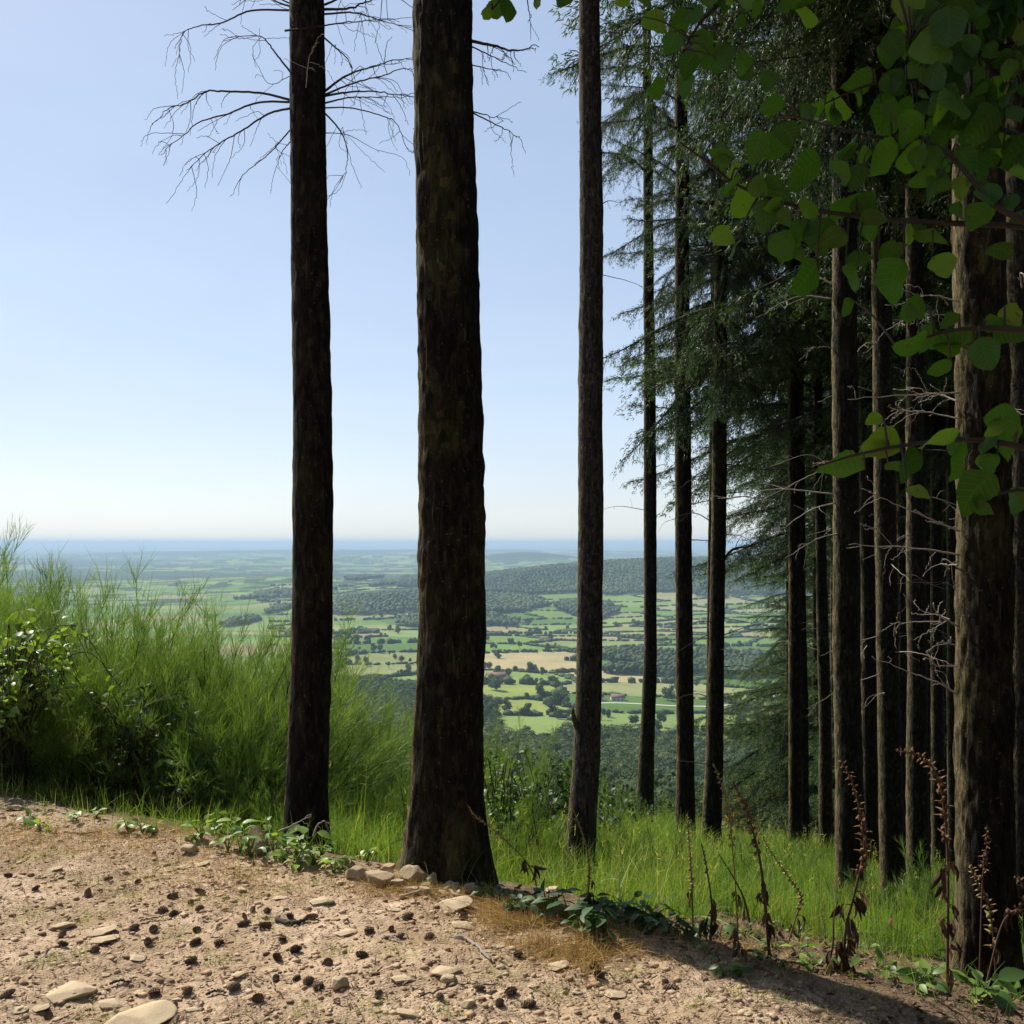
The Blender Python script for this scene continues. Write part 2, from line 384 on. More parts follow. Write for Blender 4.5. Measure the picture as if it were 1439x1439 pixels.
def wood(x, y):
    x, y = np.broadcast_arrays(np.asarray(x, float), np.asarray(y, float))
    s = .47 * x + .88 * y - 4
    px = CX + FPX * x / np.maximum(y, 1)
    lim = 800 + 210 * (fbm(x / 170, y / 170, 0, 61, 2) - .5) + 260 * (1 - smooth01(640, 720, px)) - 150 * smooth01(690, 715, px) * (1 - smooth01(775, 800, px))
    w = (s > 95) & (s < lim)
    r = np.hypot(x, y)
    edge = (fbm(x / 220, y / 220, 0, 62, 2) - .5)
    w |= (hill_part(x, y, 0) + hill_part(x, y, 1) > 34 + 26 * edge) & (r > 2400)
    w |= (hill_part(x, y, 2) > 16 + 18 * edge) & (r > 1800)
    w &= ~((px < 470 + 40 * edge) & (r > 1500) & (r < 6000))
    w |= (hill_part(x, y, 3) > 40) | (hill_part(x, y, 5) > 55)
    f = fbm(x / 230, y / 420, 0, 63, 3)
    w |= (r > 3600) & (f > .635)
    w |= (r > 1300) & (r <= 3600) & (f > .73)
    w |= (r > 6000) & (fbm(x / 1500, y / 1500, 0, 64, 3) > .52)
    return w
PAL = np.array([(.075, .135, .030), (.115, .185, .042), (.155, .215, .058), (.095, .165, .038), (.185, .205, .075), (.130, .190, .045), (.215, .215, .095), (.105, .175, .038), (.17, .23, .065)])
TAN = np.array([.32, .265, .135])
TAN_AT = [(748, 928), (775, 940), (885, 950), (520, 815), (330, 800)]
PALE_AT = {(745, 990): (.20, .235, .06), (735, 968): (.20, .235, .06), (900, 925): (.07, .17, .035), (870, 925): (.07, .17, .035), (760, 912): (.13, .22, .045), (1060, 985): (.15, .21, .055),
           (900, 975): (.21, .225, .09), (1075, 950): (.13, .20, .045), (950, 930): (.15, .205, .06), (1020, 1010): (.15, .205, .06), (860, 905): (.17, .21, .07), (1070, 935): (.10, .18, .035)}
def field_colours(x, y):
    r = np.hypot(x, y)
    out = np.zeros(np.shape(x) + (3,))
    over = {}
    for q in TAN_AT:
        p = hit(*q, near=False); i, j = cell_of(p[0], p[1]); over[(float(i), float(j))] = TAN
    for q, c in PALE_AT.items():
        p = hit(*q, near=False); i, j = cell_of(p[0], p[1]); over.setdefault((float(i), float(j)), np.array(c))
    for lo, hi, size in ((0, 7000, 1.0), (7000, 1e9, 2.6)):
        sel = (r >= lo) & (r < hi)
        i, j = cell_of(x[sel], y[sel], size)
        z0 = np.zeros_like(i)
        c = PAL[(_h(i, j, z0, 71) * 8.999).astype(int)].copy()
        tan = _h(i, j, z0, 72) > (.965 if size == 1 else .90)
        c[tan] = TAN * .75
        if size == 1:
            for (a, b), cc in over.items(): c[(i == a) & (j == b)] = cc
        out[sel] = c
    w = wood(x, y)
    out[w] = (.028, .050, .018)
    hw = (r > 3400) & ~w & (fbm(x / 120, y / 70, 0, 75, 2) > .56)          # hedgerows and copses too far to tell apart
    out[hw] = (.035, .058, .024)
    return out

# ------------------------------------------------------------------ ground materials
def dirt_material():
    m, nt, N, L = mat('dirt_and_forest_floor')
    v = geo_pos(nt); s = attr(nt, 'sd').outputs['Fac']
    n1, n2, n3 = nz(nt, v, 1.7, 4, .6), nz(nt, v, 9, 6, .68), nz(nt, v, 60, 4, .7)
    h = mathn(nt, 'ADD', mathn(nt, 'MULTIPLY', n2, .7), mathn(nt, 'MULTIPLY', n3, .5))
    c = ramp(nt, h, [(.34, (.14, .09, .058)), (.50, (.325, .228, .148)), (.64, (.47, .345, .232)), (.8, (.62, .49, .335))])
    c = mix(nt, mathn(nt, 'MULTIPLY', mathn(nt, 'SUBTRACT', n1, .40), 3.0, True), c, mix(nt, h, (.10, .065, .042), (.38, .27, .155)))
    vor = node(nt, 'ShaderNodeTexVoronoi', {'Vector': v, 'Scale': 85.0}).outputs['Distance']
    c = mix(nt, mathn(nt, 'MULTIPLY', mathn(nt, 'LESS_THAN', vor, .16), .55), c, (.13, .08, .05))
    litter = ramp(nt, mathn(nt, 'ADD', mathn(nt, 'MULTIPLY', n2, .6), mathn(nt, 'MULTIPLY', n3, .6)), [(.4, (.045, .03, .019)), (.6, (.12, .08, .048)), (.8, (.30, .22, .14))])
    f = mathn(nt, 'ADD', mathn(nt, 'MULTIPLY', mathn(nt, 'ADD', s, .12), 1.9), mathn(nt, 'SUBTRACT', mathn(nt, 'MULTIPLY', n2, 1.6), .72), True)
    c = mix(nt, f, c, litter)
    green = ramp(nt, nz(nt, v, 3, 5, .6), [(.35, (.035, .045, .014)), (.65, (.07, .10, .026))])
    c = mix(nt, mathn(nt, 'MULTIPLY', mathn(nt, 'SUBTRACT', s, 3.2), .7, True), c, green)
    hb = mathn(nt, 'ADD', h, mathn(nt, 'MULTIPLY', vor, .3))
    finish(nt, c, .95, bump(nt, hb, .8, .02), spec=.1)
    return m
def field_material():
    m, nt, N, L = mat('valley_fields')
    col = attr(nt, 'col').outputs['Color']; v = geo_pos(nt)
    n = nz(nt, v, .02, 5, .6); n2 = nz(nt, v, .12, 3, .6)
    k = mathn(nt, 'ADD', mathn(nt, 'MULTIPLY', n, .7), mathn(nt, 'MULTIPLY', n2, .5))
    c = mix(nt, 1.0, col, ramp(nt, k, [(.35, (.72, .76, .66)), (.6, (1, 1, 1)), (.85, (1.3, 1.22, 1.1))]), 'MULTIPLY')
    finish(nt, c, .95, None, spec=.05)
    return m

def grid_faces(nr, nc):
    i = np.arange(nr - 1)[:, None] * nc; j = np.arange(nc - 1)[None]
    return np.stack([i + j, i + j + 1, i + nc + j + 1, i + nc + j], -1).reshape(-1, 4)
def build_ground():
    az = np.radians(np.concatenate([np.arange(-180, -40, 2.5), np.arange(-40, -31, .5), np.arange(-31, 31, .12), np.arange(31, 40, .5), np.arange(40, 180.1, 2.5)]))
    r = np.concatenate([np.linspace(.05, 2.4, 24), np.geomspace(2.42, 9, 270), np.geomspace(9.1, 150, 170)])
    A, Rr = np.meshgrid(az, r); x, y = Rr * np.sin(A), Rr * np.cos(A)
    z = ground(x, y); s = edge_s(x, y)
    V = np.stack([x, y, z], -1).reshape(-1, 3); Fq = grid_faces(len(r), len(az))[:, ::-1]
    sc = s.reshape(-1)[Fq].mean(1)
    dm = dirt_material()
    for name, sel in (('dirt_path', sc < .12), ('hillside', sc >= .12)):
        Fs = Fq[sel]; used, inv = np.unique(Fs, return_inverse=True)
        m = Mesh().add(V[used], inv.reshape(Fs.shape))
        o = m.link(name, dm, smooth=True, attrs={'sd': s.reshape(-1)[used]}); tag(o, kind='structure')
    # the valley, out to the horizon
    px = np.concatenate([np.linspace(-2600, -520, 60), np.linspace(-500, -120, 60), np.arange(-110, 1560, 1.7), np.linspace(1570, 1950, 60), np.linspace(1970, 4000, 60)])
    rows = np.concatenate([np.linspace(3.4, 20, 60), np.arange(20.6, 300, .8), np.geomspace(301, 1900, 90)])
    y = 202 * FPX / rows[::-1]; y[-1] = 90000
    y = np.unique(np.clip(y, 135, 90000))
    x = (px[None] - CX) / FPX * y[:, None]; y2 = np.broadcast_to(y[:, None], x.shape)
    z = terrain(x, y2) - .8 * (1 - smooth01(140, 170, y2))
    col = field_colours(x, y2)
    m = Mesh().add(np.stack([x, y2, z], -1).reshape(-1, 3), grid_faces(*x.shape))
    o = m.link('valley', field_material(), smooth=True, attrs={'col': col.reshape(-1, 3)}); tag(o, kind='structure')
build_ground()

# ------------------------------------------------------------------ woods, trees, hedges and farms of the valley
def blob(rng, ico, noise_amp=.25):
    V, Fc = ico
    k = 1 + noise_amp * (fbm(V[:, 0] * 1.7 + rng.random() * 50, V[:, 1] * 1.7, V[:, 2] * 1.7, 3, 2) - .5) * 2
    return V * k[:, None], Fc
def crown_clumps(m, rng, c, R3, n, size, tint=0.5, mat=0, core=ICO1, spread=.22):
    """A crown: uneven core and many leaf-clump faces standing off it."""
    c, R3 = np.asarray(c, float), np.asarray(R3, float)
    V, Fc = blob(rng, core, .30)
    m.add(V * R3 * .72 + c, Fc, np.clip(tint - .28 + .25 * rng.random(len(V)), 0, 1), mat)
    D = unit(rng.normal(size=(n, 3))); D[:, 2] = np.where(D[:, 2] < -.35, -D[:, 2], D[:, 2])
    lump = .80 + .42 * noise(D[:, 0] * 2.2 + c[0], D[:, 1] * 2.2 + c[1], D[:, 2] * 2.2, 4)
    P = c + D * R3 * (lump + spread * (rng.random(n) - .6))[:, None]
    Nn = unit(D + rng.normal(size=(n, 3)) * .55)
    S = unit(np.cross(Nn, rng.normal(size=(n, 3)))); T = np.cross(Nn, S)
    sz = size * (.6 + .8 * rng.random(n))[:, None]
    Q = np.stack([P - S * sz, P - T * sz * .7, P + S * sz, P + T * sz * .8], 1)
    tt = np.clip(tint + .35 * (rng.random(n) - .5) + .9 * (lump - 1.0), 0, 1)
    m.add(Q.reshape(-1, 3), np.arange(4 * n).reshape(n, 4), np.repeat(tt, 4), mat)
def seen(x, y, lo=170, hi=1190):
    px = CX + FPX * x / y
    return (px > lo) & (px < hi)

def slope_wood():
    rng = np.random.default_rng(21); m = Mesh()
    xs, ys = np.meshgrid(np.arange(-420, 520, 8.2), np.arange(150, 1300, 8.2))
    x = (xs + rng.uniform(-3.2, 3.2, xs.shape)).ravel(); y = (ys + rng.uniform(-3.2, 3.2, xs.shape)).ravel()
    s = .47 * x + .88 * y - 4
    ok = wood(x, y) & (s < 1250) & seen(x, y, 380, 1180) & (rng.random(len(x)) < .93)
    zt = terrain(x, y) + 14; py = HY - FPX * (zt - EYE) / y
    ok &= (py < 1165)
    x, y = x[ok], y[ok]; z = terrain(x, y)
    patch = fbm(x / 45, y / 45, 0, 31, 2)
    for xi, yi, zi, pa in zip(x, y, z, patch):
        R = rng.uniform(3.6, 6.2); h = rng.uniform(8, 12)
        n = int(np.clip(80000 / yi, 70, 190))
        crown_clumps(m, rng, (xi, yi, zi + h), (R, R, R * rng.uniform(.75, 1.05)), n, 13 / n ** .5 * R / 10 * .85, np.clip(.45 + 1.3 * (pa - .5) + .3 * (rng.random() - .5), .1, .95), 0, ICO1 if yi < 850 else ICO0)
    print('slope crowns', len(x))
    o = m.link('hillside_wood', CROWN); tag(o, 'dense green broadleaf wood covering the slope below the trunks', 'woodland', kind='stuff')
def ridge_wood():
    rng = np.random.default_rng(22); m = Mesh()
    for (x0, x1, y0, y1, st) in ((-700, 800, 1150, 2300, 8.5), (-1000, 1900, 2300, 4700, 11.0)):
        xs, ys = np.meshgrid(np.arange(x0, x1, st), np.arange(y0, y1, st))
        x = (xs + rng.uniform(-8, 8, xs.shape)).ravel(); y = (ys + rng.uniform(-8, 8, xs.shape)).ravel()
        ok = wood(x, y) & seen(x, y) & (rng.random(len(x)) < .95) & (.47 * x + .88 * y > 1254)
        x, y = x[ok], y[ok]; z = terrain(x, y)
        n = len(x); V, Fc = ICO0
        big = .6 + .8 * fbm(x / 60, y / 60, 0, 33, 2)
        R = rng.uniform(.42, .66, n) * st * big; Hh = rng.uniform(.75, 1.3, n)
        k = rng.uniform(.6, 1.35, (n, len(V)))
        P = V[None] * k[..., None] * R[:, None, None] * np.stack([np.ones(n), np.ones(n), Hh], -1)[:, None]
        P = P + np.stack([x, y, z + 8 + rng.uniform(-2, 3, n)], -1)[:, None]
        stripes = noise(x / 190, y / 420, 0, 35)                  # plantations of different age
        t = np.clip(.25 + .7 * (stripes - .3) + .3 * rng.random(n), 0, 1)
        m.add(P.reshape(-1, 3), ((np.arange(n) * len(V))[:, None, None] + Fc[None]).reshape(-1, 3), np.repeat(t, len(V)))
        print('ridge crowns', n)
    o = m.link('ridge_wood', CROWN); tag(o, 'far dark wood covering the long ridge across the valley', 'woodland', kind='stuff')
slope_wood(); ridge_wood()

def valley_tree_variants():
    rng = np.random.default_rng(23); out = []
    for k in range(5):
        m = Mesh(); h = (10, 8, 13, 9, 11)[k]; R = (5.2, 4.2, 4.0, 6.0, 3.2)[k]
        tube(m, [(0, 0, -1), (.1, 0, h * .5)], [.45, .3], 5, .3, 1)
        for q in range(4):
            o = rng.normal(size=3) * R * .38; o[2] *= .8
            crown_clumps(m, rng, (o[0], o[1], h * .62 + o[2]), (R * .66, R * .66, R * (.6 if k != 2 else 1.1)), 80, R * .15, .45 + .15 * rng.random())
        out.append(m.data('field_tree', [CROWN, BARK]))
    return out
def build_valley_things():
    rng = np.random.default_rng(24)
    V5 = valley_tree_variants(); trees, tpos = [], []
    def put(x, y, sc):
        o = obj('field_tree', V5[rng.integers(5)], None, (x, y, float(terrain(x, y)) - .3), rng.uniform(0, 6.28), sc)
        tag(o, None, 'tree', 'trees of the valley fields'); trees.append(o)
        tpos.append(PX((x, y, float(terrain(x, y)) + 5)))
    fixed = [(720, 905), (730, 912), (757, 892), (768, 897), (700, 880), (712, 884), (728, 886), (744, 888), (860, 930), (872, 932), (848, 928), (953, 992), (940, 985), (947, 978), (770, 992), (776, 1005), (764, 980),
             (785, 1010), (782, 990), (845, 1012), (853, 1008), (895, 1018), (930, 1022), (940, 955), (950, 957), (936, 952), (1026, 936), (1033, 933), (1020, 930), (1046, 964), (1074, 985), (1082, 988), (1066, 982), (1096, 988), (1104, 987), (1050, 1000),
             (1016, 990), (1028, 988), (1095, 936), (1102, 938), (1020, 942), (1070, 1018), (755, 946), (765, 948), (745, 945), (812, 950), (830, 940), (690, 960), (700, 948), (708, 952), (716, 950), (740, 958), (752, 960), (762, 958), (772, 960),
             (482, 888), (496, 892), (510, 886), (520, 892), (534, 895), (548, 888), (560, 890), (500, 905), (512, 908), (524, 916), (536, 918), (548, 922), (556, 926), (566, 930), (575, 934), (490, 920), (504, 930), (516, 936), (545, 940), (562, 950), (575, 946),
             (686, 900), (694, 915), (700, 925), (688, 940), (696, 970), (690, 985), (702, 992), (712, 1000), (1000, 1040), (1012, 1030), (1024, 1036), (1036, 1042), (1040, 1028), (1052, 1040), (1064, 1044), (1076, 1040), (1090, 1046)]
    for px, py in fixed:
        p = hit(px + rng.uniform(-2, 2), py, near=False)
        if 500 < p[1] < 6000: put(p[0], p[1], rng.uniform(.6, 1.4))
    # hedges along the field borders
    st = 9.0
    gx, gy = np.meshgrid(np.arange(-1500, 1700, st), np.arange(800, 4300, st))
    i, j = cell_of(gx, gy); idn = (i + 500) * 2000 + (j + 500)
    w = wood(gx, gy)
    pairs = {}
    for dx, dy in ((0, 1), (1, 0)):
        a = idn[:idn.shape[0] - dy, :idn.shape[1] - dx]; b = idn[dy:, dx:]
        d = (a != b) & ~w[:a.shape[0], :a.shape[1]] & seen(gx, gy, 380, 1130)[:a.shape[0], :a.shape[1]]
        for r, c in zip(*np.nonzero(d)):
            k = (min(a[r, c], b[r, c]), max(a[r, c], b[r, c]))
            pairs.setdefault(k, []).append((gx[r, c] + dx * st / 2, gy[r, c] + dy * st / 2))
    hedges, hpos = [], []
    keys = sorted(pairs, key=lambda k: np.mean([q[1] for q in pairs[k]]))
    for k in keys:
        P = np.array(pairs[k])
        if len(P) < 6 or rng.random() < .12: continue
        if len(hedges) >= 260: break
        c = P.mean(0); u = np.linalg.svd(P - c, full_matrices=False)[2][0]
        P = P[np.argsort((P - c) @ u)]
        P = P[:: 1 if c[1] < 2200 else 2]
        m = Mesh(); tall = rng.choice([1.0, 1.4, 2.2], p=[.55, .3, .15])
        z = terrain(P[:, 0], P[:, 1])
        zc = float(terrain(c[0], c[1]))
        for (x, y), zz in zip(P, z):
            if rng.random() < .08: continue
            V, Fc = ICO0
            Rr = np.array([6.2, 6.2, 2.5 * tall]) * rng.uniform(.55, 1.25) * np.array([1, 1, rng.uniform(.7, 1.3)]); x += rng.uniform(-2.5, 2.5); y += rng.uniform(-2.5, 2.5)
            if c[1] >= 2200: Rr[:2] *= 1.5
            m.add(V * rng.uniform(.75, 1.25, (len(V), 1)) * Rr + (x, y, zz + 1.4 * tall), Fc, .2 + .35 * rng.random())
            if rng.random() < .075 * (1 if c[1] < 2600 else .5) and len(trees) < 285: put(x + rng.normal() * 3, y + rng.normal() * 3, rng.uniform(.5, 1.35))
        if not m.n: continue
        o = m.link('hedge', CROWN, loc=(c[0], c[1], zc)); tag(o, None, 'hedge', 'hedges between the valley fields')
        hedges.append(o); hpos.append(PX((c[0], c[1], zc)))
    print('trees', len(trees), 'hedges', len(hedges))
    bays = [(414, 'beyond the shrubs'), (470, 'behind the slim dark trunk'), (578, 'between the two dark front trunks'), (684, 'behind the thickest trunk'), (808, 'in the gap beside the thickest trunk'),
            (848, 'behind the split trunk'), (905, 'before the thin bare trunk'), (950, 'beyond the thin bare trunk'), (1010, 'among the middle trunks'), (1108, 'beside the hanging spruce'), (3000, 'beyond the forest trunks')]
    def lab(items, pos, noun):
        lo = -1e9
        for hi, words in bays:
            ids = sorted([q for q in range(len(items)) if lo <= pos[q][0] < hi], key=lambda q: -pos[q][1])
            for n, q in enumerate(ids): items[q]['label'] = f'{noun}, {nth(n + 1)} up from the lowest, {words}'
            lo = hi
    lab(trees, tpos, 'dark round valley tree'); lab(hedges, hpos, 'dark valley hedge')
    # farm buildings
    farms = [(697, 957, 1.4, .3, 'dark-roofed farmhouse among trees beside the valley wood'), (712, 958, .8, 1.2, 'small farm barn beside the dark-roofed farmhouse'),
             (835, 984, 1.1, .2, 'long low farm barn against the roadside hedge behind the split trunk'), (868, 984, .9, .1, 'second farm barn, by the hedge next to the long low barn'), (1014, 984, 1.0, .4, 'grey farm barn beside the valley road and trees'),
             (760, 900, .6, .2, 'pale cottage beyond the bright green field'), (1020, 930, .6, .5, 'red-roofed shed in the middle of the green fields'), (905, 928, .6, .3, 'brown field shed under the field tree'),
             (585, 812, 1.2, .2, 'far pale farmhouse near the reddish field'), (800, 822, 1.2, .1, 'far pale farmhouse at the ridge end')]
    for px, py, sc, rz, lb in farms:
        p = hit(px, py, near=False)
        if p[1] < 400: continue
        e = empty('farmhouse' if 'house' in lb or 'cottage' in lb else 'farm_barn', (p[0], p[1], p[2] - .5), lb, 'farm building', 'farm buildings of the valley'); e.rotation_euler.z = rz; e.scale = (sc,) * 3
        m = Mesh(); l, d, h, g = 9, 4.5, 5, 8.5
        V = [(-l, -d, 0), (l, -d, 0), (l, d, 0), (-l, d, 0), (-l, -d, h), (l, -d, h), (l, d, h), (-l, d, h), (-l, 0, g), (l, 0, g)]
        m.add(V, [[[0, 1, 5, 4], [1, 2, 6, 5], [2, 3, 7, 6], [3, 0, 4, 7]], [[4, 8, 7], [5, 6, 9]]]); m.link('wall', HOUSE_WALL, e)
        m = Mesh(); o_ = .6
        for sgn in (-1, 1):
            a = np.array([(-l - o_, sgn * (d + o_), h - .5), (l + o_, sgn * (d + o_), h - .5), (l + o_, 0, g + .15), (-l - o_, 0, g + .15)])
            m.add(np.vstack([a, a + (0, 0, .3)]), [[0, 1, 2, 3], [7, 6, 5, 4], [0, 4, 5, 1], [1, 5, 6, 2], [2, 6, 7, 3], [3, 7, 4, 0]])
        m.link('roof', HOUSE_ROOF, e)
        m = Mesh()
        for q in (-5, 0, 5):
            m.add(np.array([(q - .7, -d - .05, 1.4), (q + .7, -d - .05, 1.4), (q + .7, -d - .05, 3.2), (q - .7, -d - .05, 3.2)]), [[0, 1, 2, 3]])
        m.link('window', TWIG_DARK, e)
    # the pale lane between the fields
    pts = [hit(a, b, near=False) for a, b in ((820, 989), (870, 988), (950, 992), (1010, 992), (1060, 984), (1110, 975), (1180, 972))]
    P = spline(np.array(pts), 160)
    T = unit(np.gradient(P[:, :2], axis=0)); S = np.c_[-T[:, 1], T[:, 0]] * 3.0
    A, B = P[:, :2] - S, P[:, :2] + S
    V = np.stack([np.c_[A, terrain(A[:, 0], A[:, 1]) + .25], np.c_[B, terrain(B[:, 0], B[:, 1]) + .25]], 1).reshape(-1, 3)
    q = np.arange(159)[:, None] * 2
    m = Mesh().add(V, q + np.array([[0, 2, 3, 1]])); o = m.link('lane', plain_mat('lane_gravel', [(0, (.42, .38, .32)), (1, (.55, .50, .43))])); tag(o, kind='structure')
build_valley_things()
# ------------------------------------------------------------------ spruces
def spray_branch(rng, L, tuft=1.0, step=.062, dead=0.0):
    """One live spruce branch along +x with hanging side sprays."""
    m = Mesh()
    t = np.linspace(0, 1, 12)
    ax = np.stack([L * t, .06 * L * np.sin(t * 5 + rng.random() * 6) * t, L * (.05 * t - .42 * t ** 1.7 + .12 * t ** 4)], -1)
    tube(m, ax, .016 * (1 - t) * L / 2 + .003, 4, .4, 1)
    n = int(L / step); tt = np.linspace(.10, 1, n)
    C = spline(ax, 200); Ct = unit(np.gradient(C, axis=0))
    B_, D_, E_, L_ = [], [], [], []
    for k, tk in enumerate(tt):
        q = min(int(tk * 199), 199); p, d = C[q], Ct[q]
        for sgn in (-1, 1):
            if rng.random() < .12: continue
            l = (.10 + .50 * (L / 2) * (1 - tk) ** .8 * min(1, tk * 5)) * rng.uniform(.35, 1.4)
            a = sgn * rng.uniform(.35, 1.4)
            dd = np.array([d[0] * math.cos(a) - d[1] * math.sin(a), d[0] * math.sin(a) + d[1] * math.cos(a), d[2] + rng.uniform(-.5, .28)])
            B_.append(p); D_.append(unit(dd)); L_.append(l)
    B_.append(C[-1]); D_.append(Ct[-1]); L_.append(.12)
    B_, D_, L_ = np.array(B_), np.array(D_), np.array(L_)
    hang = np.array([0, 0, -1.0])
    tw_b, tw_t, tw_tint = [], [], []
    for b, d, l in zip(B_, D_, L_):
        k = max(2, int(l / (.033 * tuft))); u = np.linspace(.05, 1, k)[:, None]
        P = b + d * l * u + hang * l * (.34 * u * u) * rng.uniform(.4, 1.5)
        dirs = unit(d + hang * .9 * u)
        for s in range(9):
            tw_b.append(P + rng.normal(size=P.shape) * np.array([.017, .017, .012]) * tuft); tw_t.append(unit(dirs * 1.0 + rng.normal(size=P.shape) * .6)); tw_tint.append(np.clip(.25 + .5 * u[:, 0] ** 2 + rng.normal(size=k) * .14, 0, 1))
    P, D, T = np.concatenate(tw_b), np.concatenate(tw_t), np.concatenate(tw_tint)
    ln = .032 * tuft * rng.uniform(.7, 1.3, len(P))[:, None]
    ribbons(m, P, P + D * ln * .5, P + D * ln, .0075 * tuft, 1, T, 0, tip=.25, rng=rng)
    # thin wood of the side sprays
    ribbons(m, B_, B_ + D_ * L_[:, None] * .5, B_ + D_ * L_[:, None] + hang * (L_ * .32)[:, None], .006, 2, .4, 1, rng=rng)
    return m
def crown_mesh(rng, base, top, rmax, protos, first_sparse=.5, per=5, gap=.42, tip_r=.3):
    m = Mesh(); z = base; k = 0
    while z < top - .3:
        f = (z - base) / (top - base)
        rad = rmax * min(1, .55 + f * 3) * (1 - f) ** .75 + tip_r * (1 - f)
        nb = per if rng.random() > first_sparse * max(0, 1 - f * 4) else max(1, per // 2)
        a0 = rng.random() * 6.28
        for b in range(nb):
            if rng.random() < .16: continue
            a = a0 + b * 6.283 / nb + rng.normal() * .4
            pr, L = protos[rng.integers(len(protos))]
            sc = rad * rng.uniform(.5, 1.2) / L
            tilt = rng.uniform(-.40, .34) + .35 * f
            ct, st = math.cos(tilt), math.sin(tilt); ca, sa = math.cos(a), math.sin(a)
            M = np.array([[ca, -sa, 0], [sa, ca, 0], [0, 0, 1]]) @ np.array([[ct, 0, -st], [0, 1, 0], [st, 0, ct]])
            m.place(pr, M, (0, 0, z + rng.uniform(-.3, .3)), sc, rng.uniform(-.12, .12))
        z += gap * rng.uniform(.75, 1.25); k += 1
    return m
rc = np.random.default_rng(31)
PROTO = [(spray_branch(rc, L), L) for L in (2.0, 2.3, 1.7, 2.1)]
PROTO_TOP = [(spray_branch(rc, L, 1.8, .10), L) for L in (2.0, 2.2)]
def crown_data(name, base, mid, top, r, needle, per=5, gap=.42, sparse=.5):
    m = crown_mesh(rc, base, mid, r, PROTO, sparse, per, gap, tip_r=r * .75)
    m2 = crown_mesh(rc, mid, top, r * .95, PROTO_TOP, 0, 5, .6)
    m.place(m2)
    return m.data(name, [needle, TWIG_DARK])
CROWN_HIGH = crown_data('spruce_crown', 9.2, 14, 21, 2.1, NEEDLE, 5, .45)
CROWN_MID = crown_data('spruce_crown', 6.6, 14, 20, 2.1, NEEDLE, 5, .45)
CROWN_MID2 = crown_data('spruce_crown', 7.6, 15, 22, 2.4, NEEDLE, 5, .42)
CROWN_LOW = crown_data('young_crown', 1.6, 9, 14, 2.0, NEEDLE_LIGHT, 6, .34, .3)

def trunk_mesh(origin, levels, H, k=28, dz=.06, amp=.010, flare=.0, lobes=(0, 0), seed=0, bot=.5):
    """levels: (z above the base, x, y offset from the base, radius), from low to high; H: height of the tip."""
    lv = np.array(levels, float)
    ztop = lv[-1, 0]
    z = np.concatenate([np.arange(-bot, ztop, dz), np.arange(ztop, H, .6), [H]])
    x = np.interp(z, lv[:, 0], lv[:, 1]); y = np.interp(z, lv[:, 0], lv[:, 2]); r = np.interp(z, lv[:, 0], lv[:, 3])
    up = z > ztop; r[up] = lv[-1, 3] * np.maximum(0.06, 1 - (z[up] - ztop) / (H - ztop))
    x = x + .02 * (fbm(z * .8, seed, 0, 71, 2) - .5); 
    a = np.arange(k) / k * 2 * np.pi
    fl = 1 + flare * np.exp(-np.maximum(z, -.1) / .22)[:, None] * (1 + .55 * np.cos(3 * a + lobes[0])[None] + .45 * np.cos(5 * a + lobes[1])[None])
    rr = r[:, None] * fl
    cx, cy = np.cos(a)[None] * r.mean(), np.sin(a)[None] * r.mean()
    zz = np.broadcast_to(z[:, None], rr.shape)
    q = fbm(cx * 30 + seed * 7, cy * 30, zz * 4.5, 72, 3); q2 = fbm(cx * 6 + seed, cy * 6, zz * 1.6, 73, 2)
    q3 = noise(cx * 75 + seed * 3, cy * 75, zz * 16, 74)
    vis = np.where(up, .3, 1.0)[:, None]
    rr = rr + vis * amp * ((np.abs(q - .5) * 3.2 - .5) + 1.1 * (q2 - .5) + .8 * (q3 - .5))
    V = np.stack([x[:, None] + rr * np.cos(a)[None], y[:, None] + rr * np.sin(a)[None], zz], -1)
    n = len(z); i = np.arange(n - 1)[:, None] * k; j = np.arange(k)[None]
    Fq = np.stack([i + j, i + (j + 1) % k, i + k + (j + 1) % k, i + k + j], -1).reshape(-1, 4)
    side = np.clip(-np.cos(a - math.radians(-20)) * 1.15 - (.68 if seed == 14 else .60), 0, 1)[None] * (.75 + .5 * fbm(zz * .9, seed, cy * 8, 75, 2))  # lichen tint kept to the left, painting a sunlit edge on the trunk
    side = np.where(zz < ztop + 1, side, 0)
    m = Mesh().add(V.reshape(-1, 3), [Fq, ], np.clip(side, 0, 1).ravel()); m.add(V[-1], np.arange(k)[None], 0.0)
    return m
def dead_branch(m, P, r0, rng, sub=8, sublen=.22, depth=1, tint=.4, droop=.3, k=5):
    P = np.asarray(P, float); n = max(8, len(P) * 6)
    C = spline(P, n); L = np.linalg.norm(np.diff(C, axis=0), axis=1).sum()
    C = C + rng.normal(size=C.shape) * .004 * np.linspace(0, 1, n)[:, None]
    tube(m, C, np.linspace(r0, max(.0012, r0 * .22), n), k, tint)
    if depth <= 0: return
    T = unit(np.gradient(C, axis=0))
    for _ in range(sub):
        q = int(rng.uniform(.2, .97) * (n - 1)); s = sublen * rng.uniform(.4, 1.3)
        d = unit(T[q] * rng.uniform(.3, 1) + rng.normal(size=3) * .55 + (0, 0, -droop))
        e = C[q] + d * s; mid = C[q] + d * s * .5 + rng.normal(size=3) * .02 * s / .2
        dead_branch(m, [C[q], mid, e + (0, 0, -.12 * s)], max(.0016, r0 * .30), rng, 2, sublen * .45, depth - 1, tint, droop, 4)

